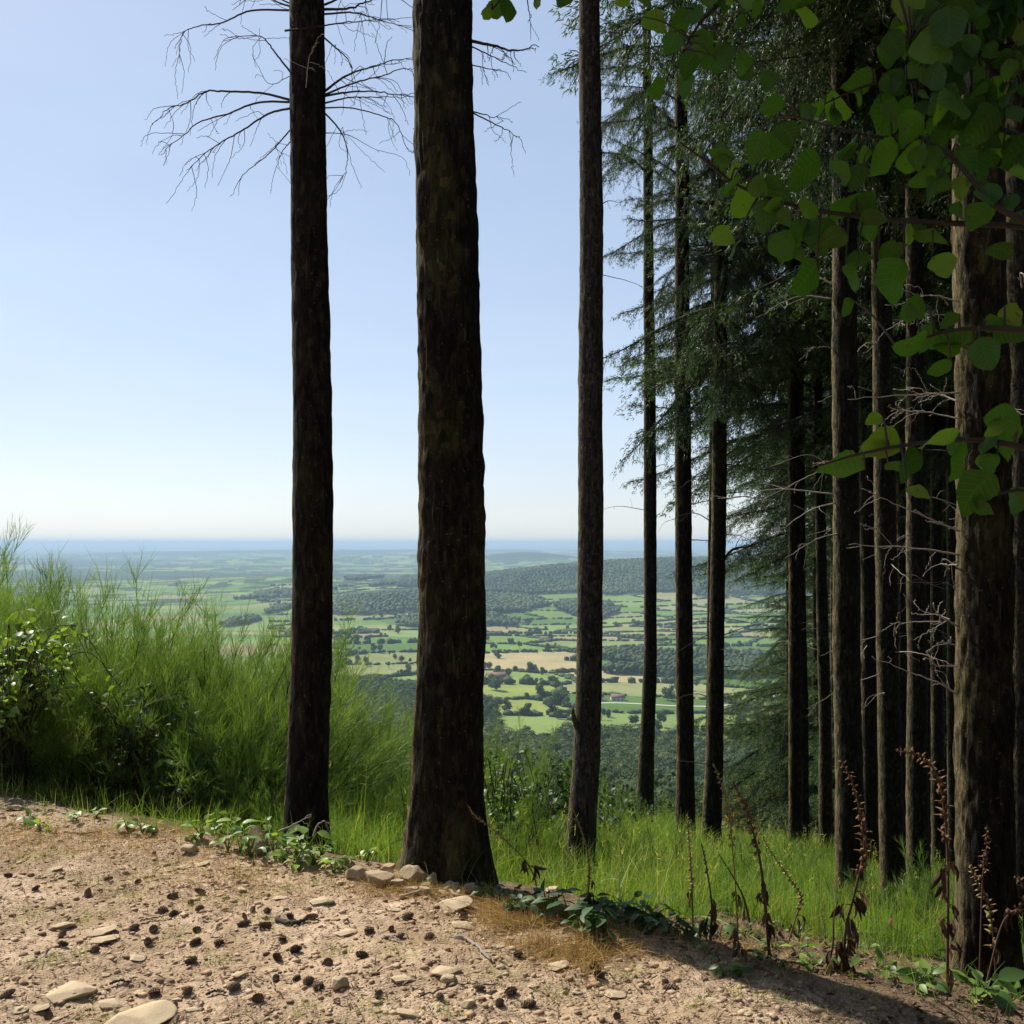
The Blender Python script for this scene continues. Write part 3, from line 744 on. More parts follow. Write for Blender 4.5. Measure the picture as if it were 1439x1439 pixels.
ZTOP = lambda d: EYE + HY / FPX * d + .25
def spruce(label, px, d, prof, crown, bark=BARK, H=22, flare=.25, lobes=(0, 1.5), k=28, dz=.06, amp=.008, seed=0, group='tall conifers on the slope', rot=0.0, csc=1.0, name='spruce_tree'):
    """prof: (row in the photograph, centre column, width in pixels) from low to high."""
    x0 = (px - CX) / FPX * d; zb = float(ground(x0, d)); base = np.array([x0, d, zb])
    lv = []
    for row, c, w in prof:
        p = W(c, row, d); lv.append((p[2] - zb, p[0] - x0, 0, w / 2 / FPX * d))
    lv.sort(); zt = ZTOP(d) - zb
    if lv[-1][0] < zt: lv.append((zt, lv[-1][1], 0, lv[-1][3] * .97))
    if lv[0][0] > -.5: lv.insert(0, (-.5, lv[0][1], 0, lv[0][3]))
    e = empty(name, base, label, 'tree', group)
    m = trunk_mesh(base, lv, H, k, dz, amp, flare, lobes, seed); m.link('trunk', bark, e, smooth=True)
    if crown is not None:
        obj('crown', crown, e, (lv[-1][1], 0, 0), rot, csc)
    return e, base, lv
def trunk_at(lv, z):
    a = np.array(lv); return np.interp(z, a[:, 0], a[:, 1]), np.interp(z, a[:, 0], a[:, 3])
def random_dead(e, lv, rng, n, zlo, zhi, L, matl, r=.008, side=None, sub=4, sublen=.2, droop=.15):
    """Bare snapped branches, each a part of its own; angles: 0 = right, pi = left, negative = towards the path."""
    for _ in range(n):
        z = rng.uniform(zlo, zhi); x, rad = trunk_at(lv, z)
        a = rng.uniform(0, 6.283) if side is None else rng.choice(side) + rng.normal() * .45
        l = L * rng.uniform(.3, 1.2)
        d = np.array([math.cos(a), math.sin(a), rng.uniform(-.35, .2)]); b = np.array([x, 0, z]) + np.array([d[0], d[1], 0]) * rad * .9
        bend = rng.normal(size=3) * .08 * l
        P = [b, b + d * l * .45 + bend + (0, 0, .04 * l), b + d * l + bend * .5 + (0, 0, -droop * l)]
        m = Mesh(); dead_branch(m, P, r * rng.uniform(.6, 1.3), rng, sub, sublen, 1, rng.uniform(.3, .9), .2, 5)
        m.link('dead_branch', matl, e)
rt = np.random.default_rng(41)
# the slim dark trunk with its dead whorl
e1, b1, lv1 = spruce('slim dark conifer trunk with bare dead branches, behind leafy weeds at the path edge', 431, 5.8, [(1195, 431, 60), (1120, 432, 57), (900, 437, 56), (700, 439, 56), (400, 436, 52), (0, 432, 48)], CROWN_HIGH, BARK, flare=.20, k=56, dz=.022, amp=.006, seed=1, group='front trunks at the path edge')
def off(e, P): return np.asarray(P) - np.array(e.location)
def traced(e, crop, ox, oy, sc, d, dz, r, rng, matl, sub, sublen, droop=.35):
    r *= .8; sub = int(sub * 1.4); n = len(crop); P = [W(ox + a * sc, oy + b * sc, d + dz * k / (n - 1)) for k, (a, b) in enumerate(crop)]
    m = Mesh(); dead_branch(m, [off(e, p) for p in P], r, rng, sub, sublen, 1, rng.uniform(.1, .5), droop); m.link('dead_branch', matl, e)
for crop, r, sub in [([(630, 43), (460, 45), (340, 95), (240, 110), (170, 145), (158, 270)], .008, 9), ([(630, 310), (570, 235), (525, 175), (480, 150), (340, 172)], .008, 6), ([(630, 422), (500, 392), (340, 385), (270, 385), (190, 432), (110, 458), (40, 530)], .010, 9),
                ([(630, 430), (490, 432), (360, 480), (240, 515), (170, 570), (75, 655)], .009, 8), ([(630, 455), (530, 480), (430, 545), (340, 595), (260, 650), (190, 720)], .009, 12), ([(630, 540), (570, 610), (520, 660), (430, 735), (370, 825)], .006, 4),
                ([(632, 590), (590, 640), (555, 730)], .005, 4), ([(768, 385), (850, 325), (950, 285), (1060, 255), (1145, 248)], .010, 8), ([(768, 400), (890, 350), (1000, 325), (1090, 290), (1150, 295)], .008, 6),
                ([(768, 405), (860, 390), (960, 385), (1080, 400), (1150, 395)], .009, 7), ([(768, 435), (880, 410), (1000, 410), (1150, 410)], .007, 5), ([(768, 455), (880, 455), (1010, 490), (1070, 520), (1120, 630), (1160, 645)], .006, 5),
                ([(768, 475), (830, 545), (860, 620), (862, 700), (835, 770)], .007, 6), ([(768, 560), (870, 570), (1000, 640)], .004, 3), ([(768, 160), (830, 215), (880, 275), (885, 390)], .007, 4), ([(760, 40), (870, 35), (960, 5), (1120, -20)], .011, 7),
                ([(760, 60), (900, 55), (1010, 90), (1140, 118)], .008, 6), ([(625, 320), (530, 350), (460, 220)], .003, 3), ([(632, 30), (540, -5), (450, -60)], .008, 5), ([(625, 15), (500, -30), (380, 40)], .006, 6), ([(768, 20), (900, -30), (1100, -60)], .009, 5)]:
    traced(e1, crop, 200, 0, 1 / 3, 5.8, rt.uniform(-.45, .45), r, rt, TWIG_DARK, sub, .22)
traced(e1, [(600, 130), (720, 115), (850, 95), (960, 88), (1140, 75)], 200, 0, 1 / 3, 5.66, .25, .008, rt, TWIG_DARK, 6, .2)
traced(e1, [(690, 370), (705, 240), (740, 175)], 200, 0, 1 / 3, 5.66, -.2, .004, rt, TWIG_PALE, 4, .12)
# the thickest trunk
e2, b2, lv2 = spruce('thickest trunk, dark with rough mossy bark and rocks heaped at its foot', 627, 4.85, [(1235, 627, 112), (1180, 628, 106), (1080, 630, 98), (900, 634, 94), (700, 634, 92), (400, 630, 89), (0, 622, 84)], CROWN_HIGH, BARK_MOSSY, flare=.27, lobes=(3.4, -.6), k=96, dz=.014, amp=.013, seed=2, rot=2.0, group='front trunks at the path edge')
for crop, r, sub in [([(60, 172), (170, 195), (250, 213), (350, 190)], .011, 6), ([(60, 192), (160, 240), (300, 310)], .005, 4), ([(60, 272), (150, 292), (205, 300)], .004, 3), ([(70, 470), (130, 485), (210, 508)], .005, 3), ([(70, 475), (190, 535), (270, 580)], .005, 3), ([(300, -20), (315, 80), (318, 170)], .004, 2)]:
    traced(e2, crop, 640, 0, 1 / 3, 4.85, rt.uniform(-.2, .3), r, rt, TWIG_DARK, sub, .14)
# the split trunk
e3, b3, lv3 = spruce('slender trunk with a long dark split low in its bark, standing in the green grass', 812, 8.2, [(1235, 811, 44), (1180, 817, 41), (1080, 823, 38), (950, 827, 36), (700, 830, 35), (300, 831, 33), (0, 828, 29)], CROWN_HIGH, BARK_GREY, flare=.12, k=44, dz=.03, amp=.006, seed=3, rot=4.0, csc=(.9, .9, 1.25))
m = Mesh()
P = [W(826 + q, row, 8.2 - .105) for q, row in ((0, 1090), (4, 1120), (5, 1160), (3, 1200), (0, 1230))]
tube(m, spline(np.array([off(e3, p) for p in P]), 14), [.004, .012, .02, .024, .026, .027, .027, .026, .026, .025, .024, .024, .024, .02], 8, .05); m.link('bark_split', TWIG_DARK, e3)
m = Mesh(); p0 = off(e3, W(803, 1000, 8.1)); tube(m, [p0 + (.07, .1, -.2), p0 + (.025, .03, -.07), p0 + (.01, 0, .0), p0 + (.012, 0, .04)], [.02, .022, .014, .005], 7, .5); m.link('broken_stub', BARK_SMOOTH, e3)
random_dead(e3, lv3, rt, 3, 3.4, 6.2, .45, TWIG_DARK, .004, [0], 3, .12)
# trunks beyond, down the slope
def stand(label, px, d, prof, crown, bark=BARK_SMOOTH, **kw):
    return spruce(label, px, d, prof, crown, bark, k=kw.pop('k', 26), dz=kw.pop('dz', .07), **kw)
T = {}
T[4] = stand('thin bare trunk standing farthest down the grass slope, first beyond the split trunk', 906, 16, [(1150, 905, 26), (1050, 909, 21), (900, 914, 18), (700, 914, 18), (300, 911, 14), (0, 909, 11)], CROWN_HIGH, seed=4, rot=1.0, amp=.007, csc=(.62, .62, 1.16))
T[5] = stand('straight dark trunk between the thin bare trunk and the branchy trunk', 962, 14, [(1180, 962, 28), (1080, 963, 25), (700, 960, 23), (300, 959, 20), (0, 956, 16)], CROWN_HIGH, BARK, seed=5, rot=2.2, amp=.008, csc=(.55, .55, .90))
T[6] = stand('crooked trunk with bare stubs curving to one side, next to the straight dark trunk', 999, 13.5, [(1185, 998, 28), (1080, 1003, 25), (900, 1007, 22), (700, 1010, 21), (300, 1015, 17), (0, 1016, 14)], CROWN_MID, BARK, seed=6, rot=3.6, amp=.009, csc=(.46, .46, 1.0))
random_dead(T[6][0], T[6][2], rt, 16, 1.2, 6.5, .75, TWIG_DARK, .008, [0, 0, 3.1], 4, .2)
mm = Mesh(); q = [off(T[6][0], W(a, b, 13.5)) for a, b in ((1014, 790), (1030, 772), (1050, 768), (1075, 758))]; dead_branch(mm, q, .024, rt, 6, .3); mm.link('dead_branch', TWIG_DARK, T[6][0])
T[61] = stand('very thin trunk just behind the crooked trunk with stubs', 998, 19, [(1150, 996, 12), (700, 1000, 9), (450, 1002, 8), (0, 1004, 6)], CROWN_HIGH, seed=61, rot=.7, csc=(.5, .5, 1.0))
T[7] = stand('dark trunk of a close pair, the thicker one, past the crooked trunk', 1119, 14, [(1200, 1118, 20), (1000, 1118, 18), (700, 1116, 16), (300, 1116, 14), (0, 1115, 12)], CROWN_MID2, BARK, seed=7, rot=5.0, csc=(.75, .75, .95))
T[71] = stand('thinner trunk of the close pair, touching its thicker neighbour', 1131, 15, [(1200, 1131, 13), (1000, 1130, 12), (800, 1127, 11), (0, 1118, 8)], CROWN_HIGH, BARK, seed=71, rot=.2)
T[8] = stand('slim grey trunk standing clear between the close pair and the stout forest trunk', 1160, 15, [(1215, 1161, 20), (1000, 1159, 17), (700, 1152, 14), (400, 1146, 12), (0, 1142, 9)], CROWN_MID, seed=8, rot=1.6)
T[9] = stand('stout forest trunk with sunlit edge rising from the grass by a withered foxglove', 1195, 9, [(1250, 1195, 41), (1100, 1192, 38), (900, 1190, 37), (700, 1188, 36), (300, 1186, 33), (0, 1184, 30)], CROWN_MID2, BARK, seed=9, rot=2.9, csc=(.52, .52, 1.1), k=40, dz=.04)
T[10] = stand('narrow dark trunk tight behind the stout forest trunk', 1223, 13, [(1225, 1223, 23), (700, 1218, 20), (300, 1216, 17), (0, 1214, 15)], CROWN_HIGH, BARK, seed=10, rot=3.9)
T[11] = stand('grey sunlit-edged trunk in the grass, next after the narrow dark one', 1254, 9.5, [(1230, 1254, 34), (1000, 1250, 31), (700, 1243, 29), (300, 1238, 26), (0, 1236, 23)], CROWN_MID, BARK_SMOOTH, seed=11, rot=4.4, csc=(.6, .6, 1.2), k=36, dz=.05)
T[12] = stand('grey trunk with pale edge, between the sunlit-edged trunk and the foxglove arching high', 1290, 10.5, [(1232, 1290, 31), (1000, 1289, 28), (700, 1287, 25), (300, 1284, 22), (0, 1282, 19)], CROWN_MID2, BARK_SMOOTH, seed=12, rot=5.6, csc=(.65, .65, 1.1), k=32)
T[13] = stand('narrow trunk under the tip of the high arching foxglove', 1318, 13.5, [(1215, 1318, 18), (700, 1316, 16), (0, 1312, 12)], CROWN_HIGH, BARK_SMOOTH, seed=13, rot=.9)
T[131] = stand('narrow shaded trunk half hidden by the big mossy trunk', 1341, 13, [(1215, 1341, 18), (700, 1338, 15), (0, 1334, 12)], CROWN_MID, BARK_SMOOTH, seed=131, rot=1.9)
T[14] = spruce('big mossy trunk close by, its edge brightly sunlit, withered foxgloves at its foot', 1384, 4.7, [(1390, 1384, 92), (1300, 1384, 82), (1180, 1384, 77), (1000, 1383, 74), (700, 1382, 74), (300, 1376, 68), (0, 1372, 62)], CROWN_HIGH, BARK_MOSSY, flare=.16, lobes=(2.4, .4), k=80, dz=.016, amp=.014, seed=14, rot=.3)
T[15] = stand('half-seen sunlit trunk at the edge of the view behind the big mossy trunk', 1438, 7, [(1300, 1438, 48), (700, 1438, 45), (300, 1434, 42), (0, 1430, 38)], CROWN_MID2, BARK_SMOOTH, seed=15, rot=1.2, k=40, dz=.04)
random_dead(T[9][0], T[9][2], rt, 13, 1.8, 6.3, .75, TWIG_PALE, .0065, [3.1, 3.6, 2.6], 3, .2)
random_dead(T[11][0], T[11][2], rt, 9, 2.0, 6.5, .8, TWIG_PALE, .006, [3.1, 3.9, 5.2], 3, .2)
random_dead(T[12][0], T[12][2], rt, 9, 2.2, 6.5, .7, TWIG_PALE, .006, [3.1, 3.9, 0], 3, .2)
random_dead(T[15][0], T[15][2], rt, 9, 1.6, 5.5, .5, TWIG_PALE, .0065, [3.1, 3.9], 3, .15)
random_dead(T[8][0], T[8][2], rt, 8, 3, 8, .8, TWIG_PALE, .007, [3.1, 0, 3.6], 3, .2)
random_dead(T[7][0], T[7][2], rt, 8, 3, 8, .9, TWIG_DARK, .008, [3.1, 0], 3, .2)
random_dead(T[10][0], T[10][2], rt, 7, 3, 8, .8, TWIG_PALE, .006, [3.1, 4.2], 3, .2)
random_dead(T[13][0], T[13][2], rt, 8, 2.5, 8, .8, TWIG_PALE, .006, [3.1, 4.2, 0], 3, .2)
random_dead(T[5][0], T[5][2], rt, 7, 4, 9, .7, TWIG_DARK, .007, [3.1, 0], 3, .2)
random_dead(T[4][0], T[4][2], rt, 5, 5, 10, .7, TWIG_DARK, .006, [3.1, 0], 3, .2)
for crop, r in [([(1165, 72), (1060, 45), (945, 65)], .007), ([(1160, 492), (1075, 460), (940, 430)], .008), ([(1165, 565), (1020, 535), (880, 530)], .007), ([(1170, 1140), (960, 1108), (700, 1098)], .009), ([(1170, 1040), (980, 960), (760, 860)], .008),
                ([(1160, 1182), (1090, 1178)], .007), ([(1170, 455), (960, 465), (700, 480)], .007), ([(1160, 130), (1050, 128), (900, 150)], .005)]:
    traced(T[14][0], crop, 959, 400, 1 / 3, 4.66, rt.uniform(-.1, .25), r * .75, rt, TWIG_PALE, 5, .13, .05)
for crop, r in [([(990, 1420), (880, 1350), (700, 1280), (410, 1165)], .009), ([(1000, 960), (960, 940), (860, 880), (830, 815)], .012), ([(940, 915), (860, 885), (720, 850)], .006), ([(880, 930), (700, 930), (530, 945)], .007), ([(940, 910), (820, 980), (695, 1050)], .005), ([(985, 1230), (830, 1220), (790, 1160)], .005), ([(975, 1085), (850, 1062)], .006)]:
    traced(T[14][0], crop, 1139, 680, .2085, 4.66, rt.uniform(-.15, .1), r * .75, rt, TWIG_PALE, 3, .09, .05)
# trees of the dark wood behind
EMPTY_GROUP = 'conifers of the dark wood behind'
def back_tree(px, d, w, crown, csc, rot, name='spruce_tree', H=19):
    return spruce('', px, d, [(1250, px, w), (700, px, w * .9), (300, px, w * .8)], crown, BARK_SMOOTH, H=H * csc, flare=.1, k=14, dz=.3, amp=.005, seed=int(px), group=EMPTY_GROUP, rot=rot, csc=csc, name=name)
backs, bpos = [], []
rb = np.random.default_rng(43)
for px, d, w in [(1146, 24, 9), (1172, 21, 12), (1206, 18, 12), (1238, 19, 13), (1268, 15, 17), (1281, 21, 10), (1304, 17, 14), (1330, 19, 13), (1355, 16, 16), (1402, 17, 15), (1425, 13, 22), (1462, 11, 24), (1480, 16, 18), (1330, 26, 9), (1385, 25, 9), (1500, 8, 34), (1560, 12, 24), (1250, 28, 8), (1410, 29, 8)]:
    e, b, lv = back_tree(px, d, w, (CROWN_MID, CROWN_MID2)[rb.integers(2)], rb.uniform(.9, 1.15), rb.uniform(0, 6.28)); backs.append(e); bpos.append((px, 1000 - d))
    if d < 20 and px < 1440: random_dead(e, lv, rb, 6, 2, 8, .8, TWIG_PALE, .006, [3.1, 4.2, 0], 2, .2)
low, lpos = [], []
for px, d, sc in [(1108, 25, .95), (1150, 28, 1.0), (1195, 24, .95), (1240, 30, 1.1), (1290, 24, 1.0), (1335, 30, 1.1), (1380, 23, 1.0), (1430, 27, 1.1), (1128, 38, 1.2), (1175, 40, 1.25), (1225, 36, 1.2), (1275, 40, 1.3), (1320, 38, 1.25), (1365, 40, 1.3), (1415, 36, 1.2), (1460, 34, 1.2), (1500, 22, 1.0), (1545, 28, 1.1), (1600, 20, 1.0),
                  (1265, 19.5, .75), (1350, 20, .8), (1220, 50, 1.4), (1300, 52, 1.4), (1400, 50, 1.4), (1480, 48, 1.4)]:
    e, b, lv = back_tree(px, d, 10 * 20 / d, CROWN_LOW, sc, rb.uniform(0, 6.28), 'young_spruce', 13.6); low.append(e); lpos.append((px, 1000 - d)); e['group'] = 'bushy young conifers in the wood'
    if px < 1215: e.children[-1].location.z += 4.2 if d < 30 else 9.0
ordinal_labels(backs, bpos, lambda o, n, w: f'shaded conifer in the dark wood {w}, {n} from the left', [(976, 'farthest in'), (982, 'deep among the trunks'), (985, 'midway in'), (1100, 'just behind the sunlit trunks')])
ordinal_labels(low, lpos, lambda o, n, w: f'bushy young conifer, branched almost to the ground, {w}, {n} from the left', [(966, 'in the last row'), (972, 'far behind'), (1100, 'behind the trunks')])
low[0]['label'] = 'bushy light green conifer hanging its sprays over the valley view at the wood edge'

# wood behind the viewpoint: unseen conifers added to cut sky light on the trunks
far_side = []
for q in range(15):
    a = (-1.5 + 3.0 * q / 14) * 1.0; r = 9 + 3.5 * ((q * 7) % 3); x, y = r * math.sin(a) * 1.3, -r * math.cos(a) * .8 - 2
    for part in ('t',):
        e = empty('young_spruce' if q % 2 else 'spruce_tree', (x, y, 0), f'unseen conifer across the dirt path, added to block sky light, {nth(q + 1)} along the row', 'tree', 'unseen conifers blocking sky light')
        m = Mesh(); tube(m, [(0, 0, -.3), (0, 0, 6), (0, 0, 15)], [.16, .13, .02], 10, .4); m.link('trunk', BARK_SMOOTH, e)
        obj('crown', CROWN_LOW, e, (0, 0, -.6), q * 1.3, 1.15 if q % 2 else 1.35)

for q, (x, y) in enumerate([(9.5, 5.2), (8.0, 2.4), (10.5, 0.2), (8.6, -2.2), (6.2, -4.4), (12.5, 7.5), (13, 3)]):  # more unseen trees on the right, added to darken the forest trunks
    e = empty('spruce_tree', (x, y, float(terrain(x, y))), f'unseen sky-blocking conifer added past the big mossy trunk, {nth(q + 1)} of those beyond the edge', 'tree', 'unseen conifers blocking sky light')
    m = Mesh(); tube(m, [(0, 0, -.3), (0, 0, 6), (0, 0, 15)], [.16, .13, .02], 10, .4); m.link('trunk', BARK_SMOOTH, e)
    obj('crown', CROWN_LOW, e, (0, 0, -.2), q * 1.7, 1.25)
# ------------------------------------------------------------------ shrubs
def broom_mesh(rng, H=1.9, spread=.85, stems=84, per=46, w=.0040):
    m = Mesh()
    th = np.arccos(1 - rng.random(stems) * (1 - math.cos(spread * 1.32))); ph = rng.uniform(0, 6.283, stems)
    d = np.stack([np.sin(th) * np.cos(ph), np.sin(th) * np.sin(ph), np.cos(th)], -1)
    Rw = .62                                                     # a dome somewhat taller than wide
    L = H * Rw / np.sqrt((Rw * np.cos(th)) ** 2 + np.sin(th) ** 2) * np.where(rng.random(stems) < .07, 1.12, rng.uniform(.78, 1.0, stems))
    B = np.stack([rng.normal(size=stems) * .16, rng.normal(size=stems) * .16, np.full(stems, -.08)], -1)
    up0 = np.array([0, 0, 1.0])
    Cc = B + d * (L * .42)[:, None] + up0 * (L * .14)[:, None]; E = B + d * (L * .97)[:, None] + up0 * (L * .05)[:, None]
    for b, c, e, l in zip(B, Cc, E, L):
        t = np.linspace(0, 1, 7)[:, None]; P = b * (1 - t) ** 2 + c * 2 * t * (1 - t) + e * t * t
        tube(m, P[:6], np.linspace(.008, .003, 6), 4, .35, 1, cap=False)
    n = stems * per; i = np.repeat(np.arange(stems), per)
    t = rng.uniform(.16 if H > 1 else .05, 1.0, n) ** .62; tt = t[:, None]
    P = B[i] * (1 - tt) ** 2 + Cc[i] * 2 * tt * (1 - tt) + E[i] * tt * tt
    D = unit(2 * (1 - tt) * (Cc[i] - B[i]) + 2 * tt * (E[i] - Cc[i]))
    D = unit(D + rng.normal(size=(n, 3)) * .40 + np.array([0, 0, .30]))
    l = rng.uniform(.12, .36, n) * (1 - .2 * t) * H / 1.9 * (1 + .4 * (H < 1))
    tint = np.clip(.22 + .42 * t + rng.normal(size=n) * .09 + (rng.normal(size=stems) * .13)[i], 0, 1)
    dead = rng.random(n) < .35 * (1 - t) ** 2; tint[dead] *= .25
    up = np.array([0, 0, 1.0])
    ribbons(m, P, P + D * (l * .5)[:, None], P + D * (l * .9)[:, None] + up * (l * .10)[:, None], w, 3, tint, 0, rng=rng)
    for s in range(4):
        u = rng.uniform(.2, .85, n)[:, None]; P2 = P + D * l[:, None] * u * .95
        D2 = unit(D + rng.normal(size=(n, 3)) * .30 + up * .15); l2 = (l * rng.uniform(.3, .65, n))[:, None]
        ribbons(m, P2, P2 + D2 * l2 * .5, P2 + D2 * l2 + up * l2 * .08, w * .8, 2, np.clip(tint + .12 + rng.normal(size=n) * .06, 0, 1), 0, rng=rng)
    return m
rs = np.random.default_rng(51)
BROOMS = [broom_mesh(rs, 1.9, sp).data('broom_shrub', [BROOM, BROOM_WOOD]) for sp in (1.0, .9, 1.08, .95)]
BROOM_SMALL = [broom_mesh(rs, .8, sp, 30, 34, .0034).data('young_broom', [BROOM, BROOM_WOOD]) for sp in (.8, .55)]
shrubs, spos = [], []
def broom(px, d, top, rot=None, wide=1.0, small=False, group='broom shrubs along the path edge'):
    x = (px - CX) / FPX * d; z = float(ground(x, d)) - .03
    h = (EYE - (top - (26 if px < 300 and not small else 10 if px < 420 and not small else 0) - HY) / FPX * d - z)
    base = .8 if small else 1.9
    s = h / (base * 1.06)
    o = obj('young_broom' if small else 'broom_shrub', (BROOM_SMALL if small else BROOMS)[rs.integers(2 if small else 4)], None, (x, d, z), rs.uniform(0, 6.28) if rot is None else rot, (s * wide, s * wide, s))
    tag(o, None, 'shrub', group); shrubs.append(o); spos.append((px, 2000 - 100 * d)); return o
for a in [(-60, 8.0, 775, 1.05), (20, 8.6, 785, 1.05), (105, 8.2, 772, 1.15), (165, 8.8, 800, 1.0), (215, 8.0, 845, 1.05), (70, 9.6, 770, 1.1), (-10, 7.4, 830, 1.0), (130, 7.6, 880, 1.0), (262, 9.0, 838, 1.0),
          (318, 8.5, 832, 1.15), (378, 8.7, 852, 1.1), (345, 9.8, 828, 1.1), (405, 9.8, 868, 1.0), (345, 7.7, 915, 1.0),
          (478, 10.5, 930, 1.0), (520, 11.0, 948, 1.0), (560, 11.5, 985, 1.0), (500, 9.8, 1000, 1.0), (580, 11, 1025, .9), (-130, 9, 755, 1.1), (-150, 7.0, 760, 1.0),
          (712, 11.5, 1000, .8), (735, 12.5, 1016, .8), (700, 10, 1050, .8), (778, 13, 1050, .9), (765, 11, 1085, .9), (858, 14.5, 1085, 1.0), (885, 16, 1100, .8), (845, 12.5, 1115, .8), (930, 19, 1118, .9), (630, 12, 990, 1.0), (600, 10, 1040, 1.0)]:
    broom(a[0], a[1], a[2], wide=a[3])
for a in [(292, 7.1, 1075, 1.2), (325, 7.4, 1055, 1.2), (362, 7.0, 1075, 1.2), (385, 7.4, 1040, 1.2), (530, 8.4, 1065, 1.2), (560, 8.0, 1090, 1.1), (600, 7.5, 1070, 1.0), (700, 8.2, 1100, 1.1), (742, 9, 1105, 1.1), (480, 8.8, 1055, 1.1),
          (400, 6.9, 1085, 1.1), (1330, 7.8, 1195, 1.0), (1345, 8.6, 1190, 1.0), (870, 8.6, 1140, 1.1), (905, 9.6, 1145, 1.1), (1060, 10.5, 1165, 1.2), (1100, 11, 1172, 1.2), (1215, 8.4, 1205, 1.1)]:
    broom(a[0], a[1], a[2], wide=a[3], small=True, group='young broom shoots in the grass')
ordinal_labels(shrubs, spos, lambda o, n, w: f"{'low soft' if 'young' in o.name else 'tall fine-stemmed'} green broom shrub, {n} from the left {w}",
               [(1000, 'of those deepest down the slope'), (1090, 'of the rear row'), (1160, 'of the second row'), (1215, 'of the middle row'), (1290, 'of the front row'), (3000, 'of those at the path edge')])

def leafy_bush(name, label, px, d, top, R, n, lsize, matl, tint, group=None, cat='shrub', seed=1):
    rng = np.random.default_rng(seed)
    x = (px - CX) / FPX * d; z = float(ground(x, d)); h = EYE - (top - HY) / FPX * d - z
    e = empty(name, (x, d, z), label, cat, group)
    ms, ml = Mesh(), Mesh(); k = int(n / 14)
    for _ in range(k):
        a = rng.uniform(0, 6.283); dr = R * rng.uniform(.3, 1.1); hh = h * rng.uniform(.55, 1.0)
        P = spline(np.array([(rng.normal() * .08, rng.normal() * .08, -.05), (math.cos(a) * dr * .4, math.sin(a) * dr * .4, hh * .8), (math.cos(a) * dr * .8, math.sin(a) * dr * .8, hh), (math.cos(a) * dr * 1.15, math.sin(a) * dr * 1.15, hh * .72)]), 24)
        tube(ms, P, np.linspace(.006, .002, 24), 4, .4, 0, cap=False)
        q = rng.integers(5, 24, 14)
        Pq = P[q] + rng.normal(size=(14, 3)) * .05
        D = unit(rng.normal(size=(14, 3)) + (0, 0, -.1)); N = unit(rng.normal(size=(14, 3)) * .5 + (0, 0, 1))
        L = lsize * rng.uniform(.6, 1.3, 14)
        leaves(ml, Pq, D, N, L, L * .72, np.clip(tint + rng.normal(size=14) * .2, 0, 1))
    ms.link('stem', BROOM_WOOD, e); ml.link('leaves', matl, e)
    return e
leafy_bush('bramble_bush', 'bramble with bright lime leaves among the broom at the edge of the view', 10, 7.0, 875, .6, 1300, .058, LEAF, .8, seed=1)
leafy_bush('bramble_bush', 'dark bramble with pale leaf tips under the tall broom', 190, 7.3, 965, .38, 420, .05, LEAF_DARK, .45, seed=2)
leafy_bush('bramble_bush', 'low shaded bramble at the foot of the tall broom', 255, 7.2, 1060, .45, 300, .045, LEAF_DARK, .3, seed=3)
leafy_bush('bramble_bush', 'dark leafy bramble mound beside the thickest trunk in the gap', 752, 10.2, 1078, .75, 900, .06, LEAF_DARK, .4, seed=4)
leafy_bush('bramble_bush', 'lighter leafy bramble sprout beside the thickest trunk below the broom', 700, 8.6, 1060, .35, 300, .05, LEAF, .45, seed=5)
leafy_bush('bramble_bush', 'small bramble between the split trunk and the thin bare trunk', 862, 13, 1120, .6, 350, .06, LEAF_DARK, .4, seed=6)

# small broadleaf trees just down the slope
def small_tree(label, px, d, top, R, matl, seed, name='broadleaf_tree'):
    rng = np.random.default_rng(seed); x = (px - CX) / FPX * d; z = float(terrain(x, d)); h = EYE - (top - HY) / FPX * d - z
    e = empty(name, (x, d, z), label, 'tree', 'young broadleaf trees down the slope')
    m = Mesh(); tube(m, spline(np.array([(0, 0, -.3), (.1, 0, h * .4), (0, .1, h * .85)]), 10), np.linspace(.12, .03, 10), 7, .4); m.link('trunk', BARK_SMOOTH, e)
    m = Mesh(); n = 9
    for k in range(n):
        c = np.array([rng.normal() * R * .45, rng.normal() * R * .45, h - R * rng.uniform(.5, 1.6)])
        rr = R * rng.uniform(.35, .6)
        V, Fc = blob(rng, ICO1); m.add(V * rr * .7 + c, Fc, .1)
        q = 420; D = unit(rng.normal(size=(q, 3))); P = c + D * rr * rng.uniform(.65, 1.15, q)[:, None]
        leaves(m, P, unit(D + rng.normal(size=(q, 3)) * .8), unit(rng.normal(size=(q, 3)) * .7 + (0, 0, 1)), .15 * rng.uniform(.6, 1.2, q), .10, np.clip(.45 + .25 * rng.normal(size=q), 0, 1))
    m.link('crown', matl, e)
small_tree('yellowing broadleaf tree top just beyond the grass, beside the crooked trunk', 1056, 38, 1102, 1.5, CROWN_YELLOW, 1)
small_tree('green young tree next to the yellowing one, before the close pair of trunks', 1092, 40, 1126, 1.4, CROWN, 2)
small_tree('green young tree seen between the close pair and the slim grey trunk', 1146, 36, 1140, 1.3, CROWN, 3)
small_tree('green young tree seen between the slim grey trunk and the stout forest trunk', 1172, 44, 1120, 1.4, CROWN, 4)
small_tree('dark young tree in the gap between the straight dark trunk and the crooked trunk', 982, 45, 1112, 1.4, CROWN, 5)
small_tree('dark young tree in the gap before the straight dark trunk', 935, 48, 1118, 1.6, CROWN, 6)
small_tree('dull green young tree at the foot of the crooked trunk', 1028, 46, 1132, 1.4, CROWN, 7)
small_tree('green young tree low beyond the split trunk', 872, 42, 1112, 1.6, CROWN, 8)

